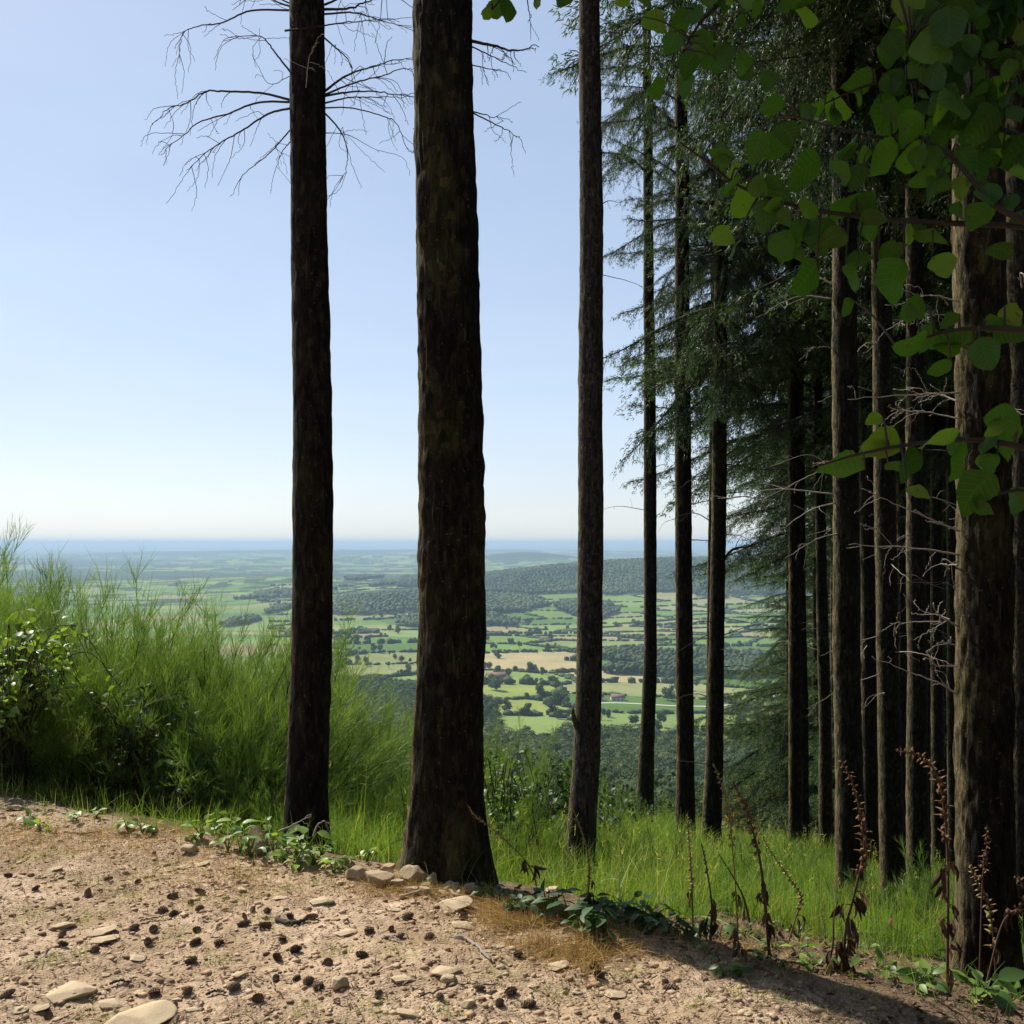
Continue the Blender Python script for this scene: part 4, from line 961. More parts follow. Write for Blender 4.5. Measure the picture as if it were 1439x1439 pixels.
# ------------------------------------------------------------------ grass
def grass_patch(m, rng, x, y, h, w, tint, lean=.28, seg=3):
    n = len(x); z = ground(x, y); B = np.stack([x, y, z - .02], -1)
    a = rng.uniform(0, 6.283, n); D = np.stack([np.cos(a), np.sin(a), np.zeros(n)], -1)
    ln = np.abs(rng.normal(size=n)) * lean; up = np.array([0, 0, 1.0])
    C = B + up * (h * .55)[:, None] + D * (h * ln * .25)[:, None]; E = B + up * (h * (1 - .4 * np.minimum(ln, 1)))[:, None] + D * (h * ln)[:, None]
    ribbons(m, B, C, E, w, seg, tint, 0, tip=.12, rng=rng)
rg = np.random.default_rng(61)
m = Mesh()
N = 300000
y = 4.0 + 14.5 * rg.random(N) ** .8; x = (rg.uniform(380, 1520, N) - CX) / FPX * y
s = edge_s(x, y); px = CX + FPX * x / y
dens = smooth01(.35, 1.3, s) * (1 - .55 * smooth01(9, 15, s))
dens *= np.where((px < 400) & (s < 3.5), .12, 1)
dens *= np.where(px > 990, smooth01(2.7, 4.2, s), 1) * np.clip(-.05 + 1.9 * (fbm(x * 1.5, y * 1.5, 0, 81, 3) - .12), .12, 1.3) * np.where(px < 600, 1.25, 1)
k = (rg.random(N) < dens * np.clip(y / 11, .35, 1.0)) & (s > .3)
x, y, s, px = x[k], y[k], s[k], px[k]
h = (.18 + .48 * smooth01(.6, 2.8, s)) * (.30 + .75 * fbm(x * .8, y * .8, 0, 82, 2) + .55 * fbm(x * 2.4, y * 2.4, 0, 87, 2)) * rg.uniform(.45, 1.2, len(x))
h = h * np.where(px > 990, .58, np.where(px < 600, 1.1, .80))
tint = np.clip(.46 + .9 * (fbm(x * 1.3, y * 1.3, 0, 83, 3) - .45) + rg.normal(size=len(x)) * .15, 0, .88)
straw = rg.random(len(x)) < .05 + .22 * np.exp(-((px - 765) / 45) ** 2) * (1 - smooth01(2.5, 4.5, s)); tint[straw] = rg.uniform(.85, 1, straw.sum())
grass_patch(m, rg, x, y, h, .0026 + .00024 * y, tint, .5)
print('grass blades', len(x))
k = (rg.random(len(x)) < .010) & (s > .9)                                   # flowering stems and old straw among the blades
xs, ys = x[k], y[k]; hs = rg.uniform(.25, .62, k.sum()); zs = ground(xs, ys); lean = rg.normal(size=(k.sum(), 2)) * .10
tip = np.stack([xs + lean[:, 0], ys + lean[:, 1], zs + hs], -1); bs = np.stack([xs, ys, zs], -1)
ribbons(m, bs, (bs + tip) / 2 + np.c_[-lean * .2, np.zeros(len(xs))], tip, .0035, 3, .93, rng=rg)
for q in range(5):
    u = rg.uniform(.72, 1, len(xs))[:, None]; b = bs * (1 - u) + tip * u; d = unit(rg.normal(size=(len(xs), 3)) + (0, 0, 1.2))
    ribbons(m, b, b + d * .02, b + d * .045, .006, 1, rg.uniform(.85, 1, len(xs)), rng=rg)
k = (rg.random(len(x)) < .012) & (s > .8) & (s < 8)                          # broad bent blades
grass_patch(m, rg, x[k], y[k], rg.uniform(.22, .5, k.sum()), .011, rg.uniform(.3, .8, k.sum()), .9, 5)
# along the edge of the path, sparse and shorter
N = 34000; px = rg.uniform(-120, 700, N); y = rg.uniform(4.3, 8.2, N); x = (px - CX) / FPX * y; s = edge_s(x, y)
dens = np.exp(-((s - .45) / .42) ** 2) * (.15 + 1.3 * (fbm(x * 2.2, y * 2.2, 0, 84, 2) - .3)) * np.where(px < 330, 1.0, .5)
k = rg.random(N) < dens
grass_patch(m, rg, x[k], y[k], .05 + .22 * rg.random(k.sum()) ** 1.6, .0034, np.clip(.5 + .3 * rg.normal(size=k.sum()), 0, 1), .6)
N = 9000; px = rg.uniform(930, 1500, N); y = rg.uniform(2.9, 6.5, N); x = (px - CX) / FPX * y; s = edge_s(x, y)
k = rg.random(N) < np.exp(-((s - 1.4) / .9) ** 2) * 1.1 * np.clip(fbm(x * 2.4, y * 2.4, 0, 85, 2) - .25, 0, 1)
grass_patch(m, rg, x[k], y[k], .04 + .15 * rg.random(k.sum()) ** 1.6, .0030, np.clip(.5 + .25 * rg.normal(size=k.sum()), 0, 1), .7)
o = m.link('grass', GRASS); tag(o, 'fresh green grass covering the slope below the trunks', 'grass', kind='stuff')
# dry grass
m = Mesh(); N = 15000
px = rg.normal(775, 60, N); row = rg.normal(1312, 24, N) + (px - 775) * .30
d = EYE / ((row - HY) / FPX); x = (px - CX) / FPX * d; s = edge_s(x, d)
k = (fbm(x * 5, d * 5, 0, 86, 2) > .38) & (row > 1255 + (px - 700) * .22)
grass_patch(m, rg, x[k], d[k], .02 + .075 * rg.random(k.sum()), .0026, rg.random(k.sum()), 1.2)
for cx, cy, sx, sy, n in ((575, 1252, 45, 9, 3600), (120, 1190, 130, 16, 4200), (320, 1228, 60, 20, 1900), (30, 1170, 70, 12, 1800), (220, 1175, 80, 8, 1500), (250, 1250, 180, 22, 1500), (1150, 1335, 110, 22, 2600), (1010, 1325, 60, 14, 700), (1270, 1350, 60, 22, 900)):
    px = rg.normal(cx, sx, n); row = rg.normal(cy, sy, n); d = EYE / ((row - HY) / FPX); x = (px - CX) / FPX * d
    x, d = x[d > 0], d[d > 0]
    if cx > 900:
        h = np.array([hit(a, b)[:2] for a, b in zip(px[::6], row[::6])]); x = np.repeat(h[:, 0], 6) + rg.normal(size=len(h) * 6) * .06; d = np.repeat(h[:, 1], 6) + rg.normal(size=len(h) * 6) * .12
    n = len(x); grass_patch(m, rg, x, d, .015 + .06 * rg.random(n), .0026, rg.random(n), 1.3)
o = m.link('dry_grass', DRY); tag(o, 'straw-yellow dry grass matted along the edge of the dirt path', 'dry grass', kind='stuff')

# ------------------------------------------------------------------ grit and litter of the path
def scatter_path(rng, n, px0=-60, px1=1300, row0=1165, row1=1500):
    y = 2.9 + (6.6 - 2.9) * rng.random(n) ** 1.2; x = (rng.uniform(px0, px1, n) - CX) / FPX * y
    k = edge_s(x, y) < .12
    return x[k], y[k]
rp = np.random.default_rng(71); m = Mesh()
x, y = scatter_path(rp, 11000); n = len(x); V, Fc = ICO0
sz = .0035 + .011 * rp.random(n) ** 3.5
P = V[None] * rp.uniform(.65, 1.3, (n, len(V), 1)) * sz[:, None, None] * np.stack([rp.uniform(.8, 1.6, n), rp.uniform(.8, 1.4, n), rp.uniform(.4, .8, n)], -1)[:, None]
P += np.stack([x, y, ground(x, y) + sz * .2], -1)[:, None]
m.add(P.reshape(-1, 3), ((np.arange(n) * len(V))[:, None, None] + Fc[None]).reshape(-1, 3), np.repeat(rp.random(n), len(V)))
o = m.link('gravel', GRAVEL); tag(o, 'loose tan grit and gravel spread over the dirt path', 'gravel', kind='stuff')
m = Mesh(); x, y = scatter_path(rp, 17000)
y2 = rp.uniform(3, 8.2, 26000); x2 = (rp.uniform(930, 1500, 26000) - CX) / FPX * y2; k = (edge_s(x2, y2) > -.1) & (edge_s(x2, y2) < 4.0)
x, y = np.r_[x, x2[k]], np.r_[y, y2[k]]; n = len(x)
a = rp.uniform(0, 6.283, n); L = .008 + .035 * rp.random(n) ** 2.5 + .05 * (rp.random(n) < .02); D = np.stack([np.cos(a), np.sin(a), rp.normal(size=n) * .22], -1)
B = np.stack([x, y, ground(x, y) + .005], -1)
ribbons(m, B, B + D * (L * .5)[:, None] + (0, 0, .002), B + D * L[:, None], rp.uniform(.002, .009, n) * np.where(rp.random(n) < .3, 1.3, .6), 2, rp.random(n), 0, tip=.5, side=np.tile((0, 0, 1.0), (n, 1)))
xd, yd = scatter_path(rp, 42000); k = fbm(xd * 2.1, yd * 2.1, 0, 91, 3) > .56; xd, yd = xd[k], yd[k]; n = len(xd)                # drifts of needles on the path
a = rp.uniform(0, 6.283, n); D = np.stack([np.cos(a), np.sin(a), rp.normal(size=n) * .15], -1); B = np.stack([xd, yd, ground(xd, yd) + .004], -1); L = rp.uniform(.008, .022, n)[:, None]
ribbons(m, B, B + D * L * .5 + (0, 0, .001), B + D * L, rp.uniform(.0012, .0035, n), 1, rp.random(n) * .75, 0, tip=.5, side=np.tile((0, 0, 1.0), (n, 1)))
x3 = (rp.uniform(900, 1500, 1500) - CX) / FPX; y3 = rp.uniform(3.0, 8.0, 1500); x3 = x3 * y3; k = (edge_s(x3, y3) > 0) & (edge_s(x3, y3) < 3.6); x3, y3 = x3[k], y3[k]; n = len(x3)
leaves(m, np.stack([x3, y3, ground(x3, y3) + .008], -1), np.c_[rp.normal(size=(n, 2)), rp.normal(size=n) * .25], np.c_[rp.normal(size=(n, 2)) * .4, np.ones(n)], rp.uniform(.02, .06, n), rp.uniform(.012, .03, n), rp.random(n), 0, .5, -.3)
o = m.link('leaf_litter', LITTER); tag(o, 'brown needles and bark chips littering the path and the bank', 'litter', kind='stuff')

# ------------------------------------------------------------------ stones
def stone_mesh(rng, flat, cuts=15, tone=0.0):
    V, Fc = ICO3; V = V.copy()
    for _ in range(cuts):
        nrm = unit(rng.normal(size=3) * (1, 1, 1.3)) if _ > 1 else np.array([.06 * _, .05, 1 - 2.0 * _]); h = rng.uniform(.50, .84) if _ > 1 else .55
        dd = V @ nrm; over = dd > h; V[over] -= np.outer(dd[over] - h, nrm)
    V *= np.array([1, rng.uniform(.6, .9), flat])
    V += unit(V) * ((fbm(V[:, 0] * 4 + rng.random() * 9, V[:, 1] * 4, V[:, 2] * 4, 5, 3) - .5) * .10)[:, None] * min(1, flat + .35)
    m = Mesh().add(V, Fc, .5 + tone + .3 * (fbm(V[:, 0] * 2, V[:, 1] * 2, V[:, 2] * 2, 8) - .5))
    return m.data('stone', STONE)
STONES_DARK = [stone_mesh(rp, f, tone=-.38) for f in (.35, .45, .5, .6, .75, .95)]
STONES = [stone_mesh(rp, f) for f in (.30, .36, .42, .55, .70, .85)]
stones, stpos = [], []
def stone(px, row, w, hpx=None, kind=None):
    p = hit(px, row); r = w / 2 / FPX * p[1]
    flat = (hpx or w * .38) / w
    q = int(np.clip((flat - .15) / .14, 0, 5)) if kind is None else kind
    sz = r * (1 if flat < .5 else min(1.5, flat * 1.3))
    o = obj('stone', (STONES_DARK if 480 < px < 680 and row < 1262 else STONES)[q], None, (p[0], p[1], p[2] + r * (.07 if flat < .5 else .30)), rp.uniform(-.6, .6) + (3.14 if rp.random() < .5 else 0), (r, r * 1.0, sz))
    o.rotation_euler.x = rp.normal() * .10; o.rotation_euler.y = rp.normal() * .08
    tag(o, None, 'stone', 'stones on the dirt path'); stones.append(o); stpos.append((px, row, w)); return o
for a in [(88, 1303, 36), (145, 1310, 38), (147, 1323, 40), (100, 1398, 70), (157, 1414, 38), (198, 1434, 98), (57, 1417, 26), (27, 1421, 26), (337, 1371, 24), (452, 1268, 36), (258, 1219, 20), (283, 1216, 24), (198, 1281, 20), (193, 1347, 27), (220, 1341, 19), (247, 1350, 17), (22, 1243, 16), (78, 1222, 20),
          (267, 1197, 28, 20), (300, 1205, 22), (393, 1263, 24), (342, 1254, 17, 12), (17, 1139, 28, 14), (272, 1420, 24), (187, 1373, 13), (488, 1313, 42), (475, 1388, 32, 28), (567, 1378, 37), (632, 1381, 31, 24), (628, 1367, 44), (577, 1406, 20), (657, 1415, 24, 18), (535, 1283, 17), (558, 1279, 18), (638, 1272, 54), (652, 1303, 38),
          (700, 1330, 20), (782, 1359, 36), (750, 1387, 16), (862, 1398, 37), (490, 1367, 14), (812, 1397, 18), (575, 1425, 40), (647, 1432, 18), (477, 1243, 15, 10), (500, 1233, 30, 30), (531, 1240, 48, 32), (582, 1238, 42, 44), (612, 1243, 34, 42), (636, 1252, 30, 26), (652, 1246, 40, 32), (578, 1254, 26, 18), (662, 1254, 28, 24), (560, 1246, 24, 20), (598, 1256, 24, 18), (622, 1258, 20, 14), (777, 1255, 26, 16),
          (545, 1224, 24, 18), (598, 1249, 18, 14), (415, 1350, 14), (700, 1400, 15), (900, 1420, 22), (40, 1350, 18), (310, 1410, 16), (1050, 1425, 16), (930, 1395, 14), (1000, 1405, 18)]:
    stone(*a)
rq = np.random.default_rng(77)
for _ in range(46):
    row = rq.uniform(1215, 1436); px = rq.uniform(5, 640 + (row - 1215) * 1.6)
    if min(abs(px - q[0]) + abs(row - q[1]) * 2 for q in stpos) > 30: stone(px, row, rq.uniform(9, 19) * (.7 + .3 * (row - 1215) / 200))
BANDS = [(1225, 'along the weeds at the far edge'), (1262, 'heaped near the trunk feet'), (1300, 'in the far part of the path'), (1330, 'just past mid-path'), (1365, 'at mid-path'), (1395, 'in the near part of the path'), (9999, 'along the nearest strip of path')]
ordinal_labels(stones, stpos, lambda o, n, w: f"{'flat' if o.scale[2] / o.scale[0] <= 1.0 else 'chunky'} tan stone {w}, {n} from the left there", BANDS)
for o, (px, row, w) in zip(stones, stpos):
    if w >= 90: o['label'] = 'largest pale slab of stone, half sunk in the nearest strip of path'
    if w == 54: o['label'] = 'pale flat slab of stone below the thickest trunk, behind the bent stick'
    if w == 70: o['label'] = 'long pale stone with a dark hollow under its end, near strip of path'
    if (px, row) == (475, 1388): o['label'] = 'rounded tan stone with a deep shadow, a cone beside it'
    if (px, row) == (632, 1381): o['label'] = 'blocky stone with a dark front face, below the trunks'
# ------------------------------------------------------------------ cones
def cone_mesh(rng, L=.062, R=.021, tone=0.0, opening=.85):
    m = Mesh(); t = np.linspace(0, 1, 9)
    prof = lambda t: R * np.sin(np.pi * np.clip(t * .86 + .12, 0, 1)) ** .7
    tube(m, np.stack([np.zeros(9), np.zeros(9), (t - .5) * L], -1), prof(t) * .62, 8, .1)
    n = 66; k = np.arange(n); t = (k + .5) / n; a = k * 2.39996
    P = np.stack([prof(t) * .55 * np.cos(a), prof(t) * .55 * np.sin(a), (t - .5) * L], -1)
    rad = np.stack([np.cos(a), np.sin(a), np.zeros(n)], -1); D = unit(rad + np.array([0, 0, opening]))
    leaves(m, P, D, unit(rad - np.array([0, 0, .4])), .017 * (.6 + .6 * np.sin(np.pi * np.clip(t + .1, 0, 1))), .015, np.clip(rng.uniform(.15, 1, n) + tone, 0, 1), 0, .3, -.15)
    return m.data('fallen_cone', CONE)
CONES = [cone_mesh(rp, *q) for q in ((.075, .018, 0, .85), (.060, .020, -.2, .5), (.082, .016, .25, 1.5), (.066, .019, .1, .7), (.07, .017, -.1, 1.1))]
cones, cpos = [], []
for px, row in [(12, 1233), (152, 1238), (194, 1242), (123, 1259), (243, 1263), (282, 1256), (268, 1272), (280, 1280), (244, 1288), (229, 1283), (344, 1292), (343, 1301), (188, 1307), (216, 1310), (355, 1282), (375, 1283), (373, 1305), (408, 1291), (439, 1291), (207, 1327), (275, 1328), (307, 1328), (397, 1324), (415, 1337), (389, 1348),
                (87, 1317), (87, 1331), (133, 1338), (269, 1353), (388, 1379), (417, 1379), (447, 1390), (263, 1398), (217, 1400), (328, 1391), (363, 1407), (246, 1417), (10, 1401), (68, 1432), (433, 1383), (277, 1310), (50, 1252), (573, 1291), (519, 1312), (550, 1309), (562, 1318), (461, 1357), (652, 1293), (728, 1344), (775, 1343), (835, 1362), (842, 1375),
                (718, 1398), (742, 1417), (415, 1338), (673, 1392), (702, 1413), (532, 1402), (618, 1405), (867, 1433), (603, 1320), (508, 1346), (935, 1385), (942, 1392)]:
    p = hit(px, row); o = obj('fallen_cone', CONES[rp.integers(5)], None, (p[0], p[1], p[2] + .010), 0, rp.uniform(.42, .74))
    o.rotation_euler = (math.pi / 2 + rp.normal() * .2, 0, rp.uniform(0, 6.28)); tag(o, None, 'cone', 'fallen cones on the path'); cones.append(o); cpos.append((px, row))
ordinal_labels(cones, cpos, lambda o, n, w: f"fallen brown cone {w}, {n} cone from the left there", BANDS)
# ------------------------------------------------------------------ sticks and logs
def stick(pts, w, label, matl, name='stick', lift=.012, twigs=0, k=7):
    P = [hit(a, b) + (0, 0, lift) for a, b in pts]; c = np.mean(P, 0); d = c[1]
    m = Mesh(); n = 18; C = spline(np.array(P), n); C[:, 2] = np.maximum(C[:, 2], ground(C[:, 0], C[:, 1]) + lift * .6); C += rp.normal(size=C.shape) * .002
    tube(m, C, np.linspace(w, w * .6, n) / 2 / FPX * d * rp.uniform(.85, 1.15, n), k, rp.uniform(.3, .8))
    for _ in range(twigs):
        q = rp.integers(4, n - 1); dd = unit(rp.normal(size=3) * (1, 1, .3)); tube(m, [C[q], C[q] + dd * .05, C[q] + dd * .10], [.003, .0025, .001], 4, .5)
    return tag(m.link(name, matl, loc=c, smooth=True), label, 'stick' if name != 'fallen_log' else 'log', 'fallen sticks and logs')
stick([(390, 1296), (405, 1301), (418, 1300), (431, 1295)], 8, 'thick dark curved stick lying among the cones below the slim trunk', TWIG_DARK)
stick([(197, 1298), (218, 1294), (240, 1289)], 3, 'thin pale twig pointing at a cone in the far part of the path', WOOD_PALE)
stick([(155, 1387), (170, 1382), (185, 1384)], 4, 'short brown twig lying near the long pale stone', TWIG_DARK)
stick([(562, 1264), (590, 1258), (626, 1254), (640, 1262), (662, 1266)], 6, 'long bent grey stick lying before the rocks of the thickest trunk', WOOD_PALE, twigs=2)
stick([(640, 1317), (660, 1327), (675, 1338), (690, 1356)], 6, 'white forked bleached twig lying beside the dry grass', TWIG_PALE, twigs=4)
stick([(290, 1402), (305, 1396), (318, 1400)], 4, 'curled dark twig near the nearest strip of path', TWIG_DARK)
stick([(380, 1380), (386, 1392), (396, 1402)], 2.5, 'thin crooked twig beside the two cones in the near path', WOOD_PALE)
stick([(90, 1172), (115, 1174), (142, 1172)], 4, 'straight dry stick lying by the weeds at the far edge', WOOD_PALE)
stick([(540, 1318), (552, 1322), (562, 1326)], 3, 'short pale twig under a cone below the thickest trunk', TWIG_PALE)
stick([(590, 1405), (640, 1390), (700, 1388)], 2.5, 'long thin twig beside the blocky stone', TWIG_DARK)
stick([(1090, 1352), (1120, 1358), (1160, 1362)], 4, 'dark fallen twig on the shaded path bank', TWIG_DARK)
stick([(1249, 1298), (1285, 1304), (1330, 1312)], 11, 'pale weathered log lying in the grass near the pink flower', WOOD_PALE, 'fallen_log', .03, k=10)
stick([(1192, 1313), (1230, 1316), (1266, 1315)], 6, 'thin pale log below the first weathered log', WOOD_PALE, 'fallen_log', .02)
stick([(1286, 1323), (1305, 1325), (1330, 1328)], 9, 'short pale log beside the foot of the big mossy trunk', WOOD_PALE, 'fallen_log', .025, k=10)
stick([(1090, 1302), (1100, 1303), (1118, 1307)], 9, 'split orange-tan piece of wood behind the withered foxgloves', WOOD_PALE, 'wood_chunk', .02)
stick([(815, 1257), (860, 1259), (910, 1266)], 5, 'long pale stick lying in the grass behind the dark dock leaves', WOOD_PALE)
stick([(1195, 1300), (1240, 1330), (1280, 1336)], 3, 'thin branch lying across the needle litter of the bank', TWIG_PALE, twigs=3)
stick([(1130, 1330), (1180, 1345), (1240, 1350)], 3, 'crooked thin branch on the litter below the thin pale log', TWIG_PALE, twigs=3)
p = hit(367, 1203)                                            # sawn log end among the weeds
e = empty('sawn_log', p, 'short sawn log with its cut face showing among the weeds by the slim trunk', 'log', 'fallen sticks and logs'); e.rotation_euler.z = .35
m = Mesh(); tube(m, [(0, 0, .035), (0, .1, .037), (0, .3, .04)], [.036, .037, .036], 14, .4, cap=False); m.link('bark', BARK, e, smooth=True)
m = Mesh(); tube(m, [(0, -.003, .035), (0, .008, .035)], [.033, .033], 14, .9); m.link('cut_face', WOOD_PALE, e)
# ------------------------------------------------------------------ small leafy plants
weeds, wpos = [], []
def weed(px, row, hpx, n, lpx, matl, tint, group, seed, name='leafy_weed', wide=.62, lean=.6):
    rng = np.random.default_rng(seed); p = hit(px, row); sc = p[1] / FPX; h = hpx * sc
    e = empty(name, p, None, 'plant', group); ms, ml = Mesh(), Mesh()
    for k in range(n):
        a = rng.uniform(0, 6.283); out = lean * h * rng.uniform(.2, 1.0); top = np.array([math.cos(a) * out, math.sin(a) * out, h * rng.uniform(.35, 1)])
        tube(ms, [np.array([0, 0, -.01]), top * (.45, .45, .6), top], [.0035, .0028, .0018], 4, .6, cap=False)
        D = unit(np.array([math.cos(a), math.sin(a), rng.uniform(-.3, .55)]) + rng.normal(size=3) * .25); L = lpx * sc * rng.uniform(.65, 1.25)
        leaves(ml, top[None], D[None], unit(np.array([0, 0, 1.0]) + rng.normal(size=3) * .35)[None], L, L * wide, np.clip(tint + rng.normal() * .18, 0, 1), 0, .2, .3)
    ms.link('stem', LEAF, e); ml.link('leaves', matl, e); weeds.append(e); wpos.append((px, row)); return e
G1, G2, G3 = 'leafy weeds around the slim trunk', 'dark broad-leaved weeds on the bank', 'leafy weeds at the foot of the big mossy trunk'
k = 100
for px, row, h, n, l in [(283, 1178, 26, 9, 16), (298, 1170, 28, 9, 18), (312, 1180, 24, 8, 16), (330, 1172, 28, 9, 18), (345, 1182, 28, 9, 17), (338, 1200, 26, 9, 16), (320, 1196, 24, 8, 15), (352, 1205, 24, 8, 17), (376, 1186, 32, 9, 18), (386, 1205, 32, 10, 18), (400, 1195, 30, 10, 20), (398, 1214, 26, 9, 17), (415, 1208, 34, 10, 19), (428, 1206, 36, 9, 22), (440, 1215, 28, 9, 17), (420, 1224, 22, 9, 15), (452, 1204, 22, 7, 16),
                         (468, 1226, 22, 8, 15), (482, 1222, 20, 8, 15), (180, 1168, 18, 8, 14), (200, 1170, 18, 8, 13), (215, 1172, 14, 7, 12), (108, 1152, 14, 7, 14), (135, 1150, 12, 7, 13), (35, 1160, 14, 8, 14), (55, 1168, 16, 8, 13), (515, 1212, 20, 7, 14), (272, 1186, 16, 7, 13)]:
    k += 1; weed(px, row, h, n, l, LEAF, rp.uniform(.6, 1.0), G1, k)
for px, row, h, n, l in [(686, 1262, 20, 8, 20), (700, 1268, 18, 8, 18), (716, 1276, 18, 8, 16), (735, 1284, 26, 9, 24), (770, 1285, 40, 10, 34), (800, 1298, 42, 11, 38), (838, 1306, 48, 12, 42), (862, 1296, 44, 11, 40), (885, 1300, 42, 11, 40), (905, 1304, 40, 11, 42), (925, 1312, 40, 10, 34), (945, 1318, 34, 10, 30), (850, 1318, 36, 11, 34), (815, 1308, 34, 10, 30), (965, 1322, 28, 9, 24), (985, 1316, 26, 9, 24), (720, 1266, 24, 9, 18)]:
    k += 1; weed(px, row, h * .85, n + 3, l * .68, LEAF_DARK, rp.uniform(.3, .8), G2, k, 'dock_plant', .55, .9)
for px, row, h, n, l in [(1385, 1405, 30, 10, 40), (1405, 1398, 34, 10, 46), (1425, 1404, 32, 10, 48), (1440, 1395, 44, 11, 50), (1372, 1398, 24, 8, 26), (1300, 1392, 28, 10, 26), (1282, 1386, 20, 8, 20), (1120, 1348, 20, 8, 18), (1010, 1318, 24, 8, 20), (1245, 1365, 16, 7, 18), (1430, 1375, 40, 11, 34), (1192, 1372, 18, 7, 20)] + [(int(q), int(r), 16, 8, 15) for q, r in zip(np.linspace(1000, 1345, 20) + np.random.default_rng(3).normal(size=20) * 8, np.random.default_rng(4).uniform(1312, 1375, 20))]:
    k += 1; weed(px, row, h, n, l, LEAF, rp.uniform(.3, .65), G3, k, 'leafy_weed', .55, .9)
WB = [(1172, 'by the far edge of the path'), (1190, 'in the back row by the slim trunk'), (1207, 'level with the slim trunk foot'), (1240, 'in front of the slim trunk'), (1275, 'at the shaded foot of the thickest trunk'), (1299, 'in the dark clump past the dry grass'), (1330, 'at the front of the dark clump'), (9999, 'near the big mossy trunk')]
ordinal_labels(weeds, wpos, lambda o, n, w: f"{'dark broad' if 'dock' in o.name else 'bright'} leafed weed {w}, {n} from left", WB)
tufts, tpos2 = [], []
for px, row, n in [(165, 1258, 70), (205, 1236, 110), (285, 1270, 60), (370, 1296, 60), (100, 1345, 60), (255, 1318, 60), (300, 1352, 90), (150, 1432, 80), (330, 1266, 60), (618, 1424, 60), (450, 1240, 60), (476, 1338, 40), (1095, 1410, 40), (1165, 1428, 80), (60, 1352, 50), (125, 1243, 40), (880, 1370, 60), (1180, 1395, 60), (520, 1420, 40), (845, 1330, 70), (35, 1215, 90), (80, 1200, 110), (240, 1215, 80), (350, 1228, 70), (400, 1250, 50), (560, 1345, 40), (690, 1370, 50), (130, 1290, 40), (40, 1290, 50), (430, 1420, 50), (780, 1400, 50), (980, 1415, 50), (1040, 1395, 50)]:
    n = max(n, 90); p = hit(px, row); rng = np.random.default_rng(px); m = Mesh(); r = 15 / FPX * p[1]
    x = p[0] + rng.normal(size=n) * r; y = p[1] + rng.normal(size=n) * r * .9
    grass_patch(m, rng, x, y, .018 + .05 * rng.random(n), .0026, np.clip(.72 + .25 * rng.normal(size=n), 0, 1), 1.1)
    o = tag(m.link('grass_tuft', GRASS, loc=p), None, 'grass tuft', 'grass tufts on the dirt path'); tufts.append(o); tpos2.append((px, row))
ordinal_labels(tufts, tpos2, lambda o, n, w: f"short yellow-green grass tuft {w}, {n} tuft from the left", BANDS)
# ------------------------------------------------------------------ withered foxgloves
rf = np.random.default_rng(81)
def foxglove(label, pts, base_d, pods=(.35, 1.0), tint=.3, withered=4, w=4.0, podw=9, seedy=True, dz=0.0, leafpx=30):
    """pts: base first, then up the stalk, in pixels; the whole stalk stands at the depth of its base."""
    n0 = len(pts); d0 = hit(*pts[0])[1] if base_d is None else base_d
    P = np.array([W(a, b, d0 + dz * q / (n0 - 1)) for q, (a, b) in enumerate(pts)]); base = P[0].copy(); base[2] = min(base[2], float(ground(base[0], base[1])) + .02)
    P[0] = base
    w *= .75; podw *= .85; leafpx *= .72; sc = d0 / FPX; e = empty('withered_foxglove', base, label, 'plant', 'withered foxgloves along the bank')
    C = spline(P - base, 60); T = unit(np.gradient(C, axis=0)); m = Mesh()
    tube(m, C, np.linspace(w, w * .35, 60) / 2 * sc, 6, .55); m.link('stem', WITHERED if tint < .7 else PODS, e)
    if seedy:
        m = Mesh(); lo, hi = int(pods[0] * 59), int(pods[1] * 59)
        L = np.linalg.norm(np.diff(C[lo:hi + 1], axis=0), axis=1).sum(); n = int(L / .0085)
        for k in range(n):
            q = int(lo + (hi - lo) * k / n); a = k * 2.4
            r = podw * sc * .5 * (1.15 - .6 * k / n)
            S = unit(np.cross(T[q], (0, 1, .2))); B = np.cross(S, T[q]); o = S * math.cos(a) + B * math.sin(a)
            c = C[q] + o * r * .75; V, Fc = ICO0
            m.add(V * r * np.array([.55, .55, .75]) * rf.uniform(.6, 1.15) + c, Fc, np.clip(tint + rf.normal() * .18, 0, 1))
            if rf.random() < .7: leaves(m, (C[q] + o * r * .4)[None], unit(o + T[q] * .4 + rf.normal(size=3) * .3)[None], T[q][None], r * 2.2, r * .9, np.clip(tint + rf.normal() * .2, 0, 1))
        m.link('seed_pods', PODS, e)
    for k in range(withered):
        q = int(rf.uniform(.02, .38) * 59); a = rf.uniform(0, 6.283); m = Mesh(); l = leafpx * sc * rf.uniform(.7, 1.4)
        o = np.array([math.cos(a), math.sin(a) * .6, 0]); D = unit(o * .45 + (0, 0, -1)); 
        p0 = C[q]; p1 = p0 + o * l * .22 + (0, 0, .05 * l)
        nl = 3
        for s in range(nl):
            leaves(m, (p1 + rf.normal(size=3) * l * .08)[None], unit(D + rf.normal(size=3) * .25)[None], unit(o + rf.normal(size=3) * .8)[None], l * rf.uniform(.6, 1), l * rf.uniform(.16, .30), rf.uniform(0, .8), 0, .9, .25)
        tube(m, [p0, (p0 + p1) / 2 + (0, 0, .02 * l), p1], [.003, .0025, .002], 4, .3); m.link('withered_leaf', WITHERED, e)
foxglove('thin green-podded foxglove stalk standing first along the bank past the dock leaves', [(974, 1318), (972, 1240), (968, 1180), (966, 1143)], None, (.3, 1), .85, 3, 4, 7)
foxglove('blackened foxglove with limp hanging leaves, second along the bank', [(998, 1322), (1000, 1270), (992, 1215), (986, 1185)], None, (.6, 1), .1, 6, 5, 6)
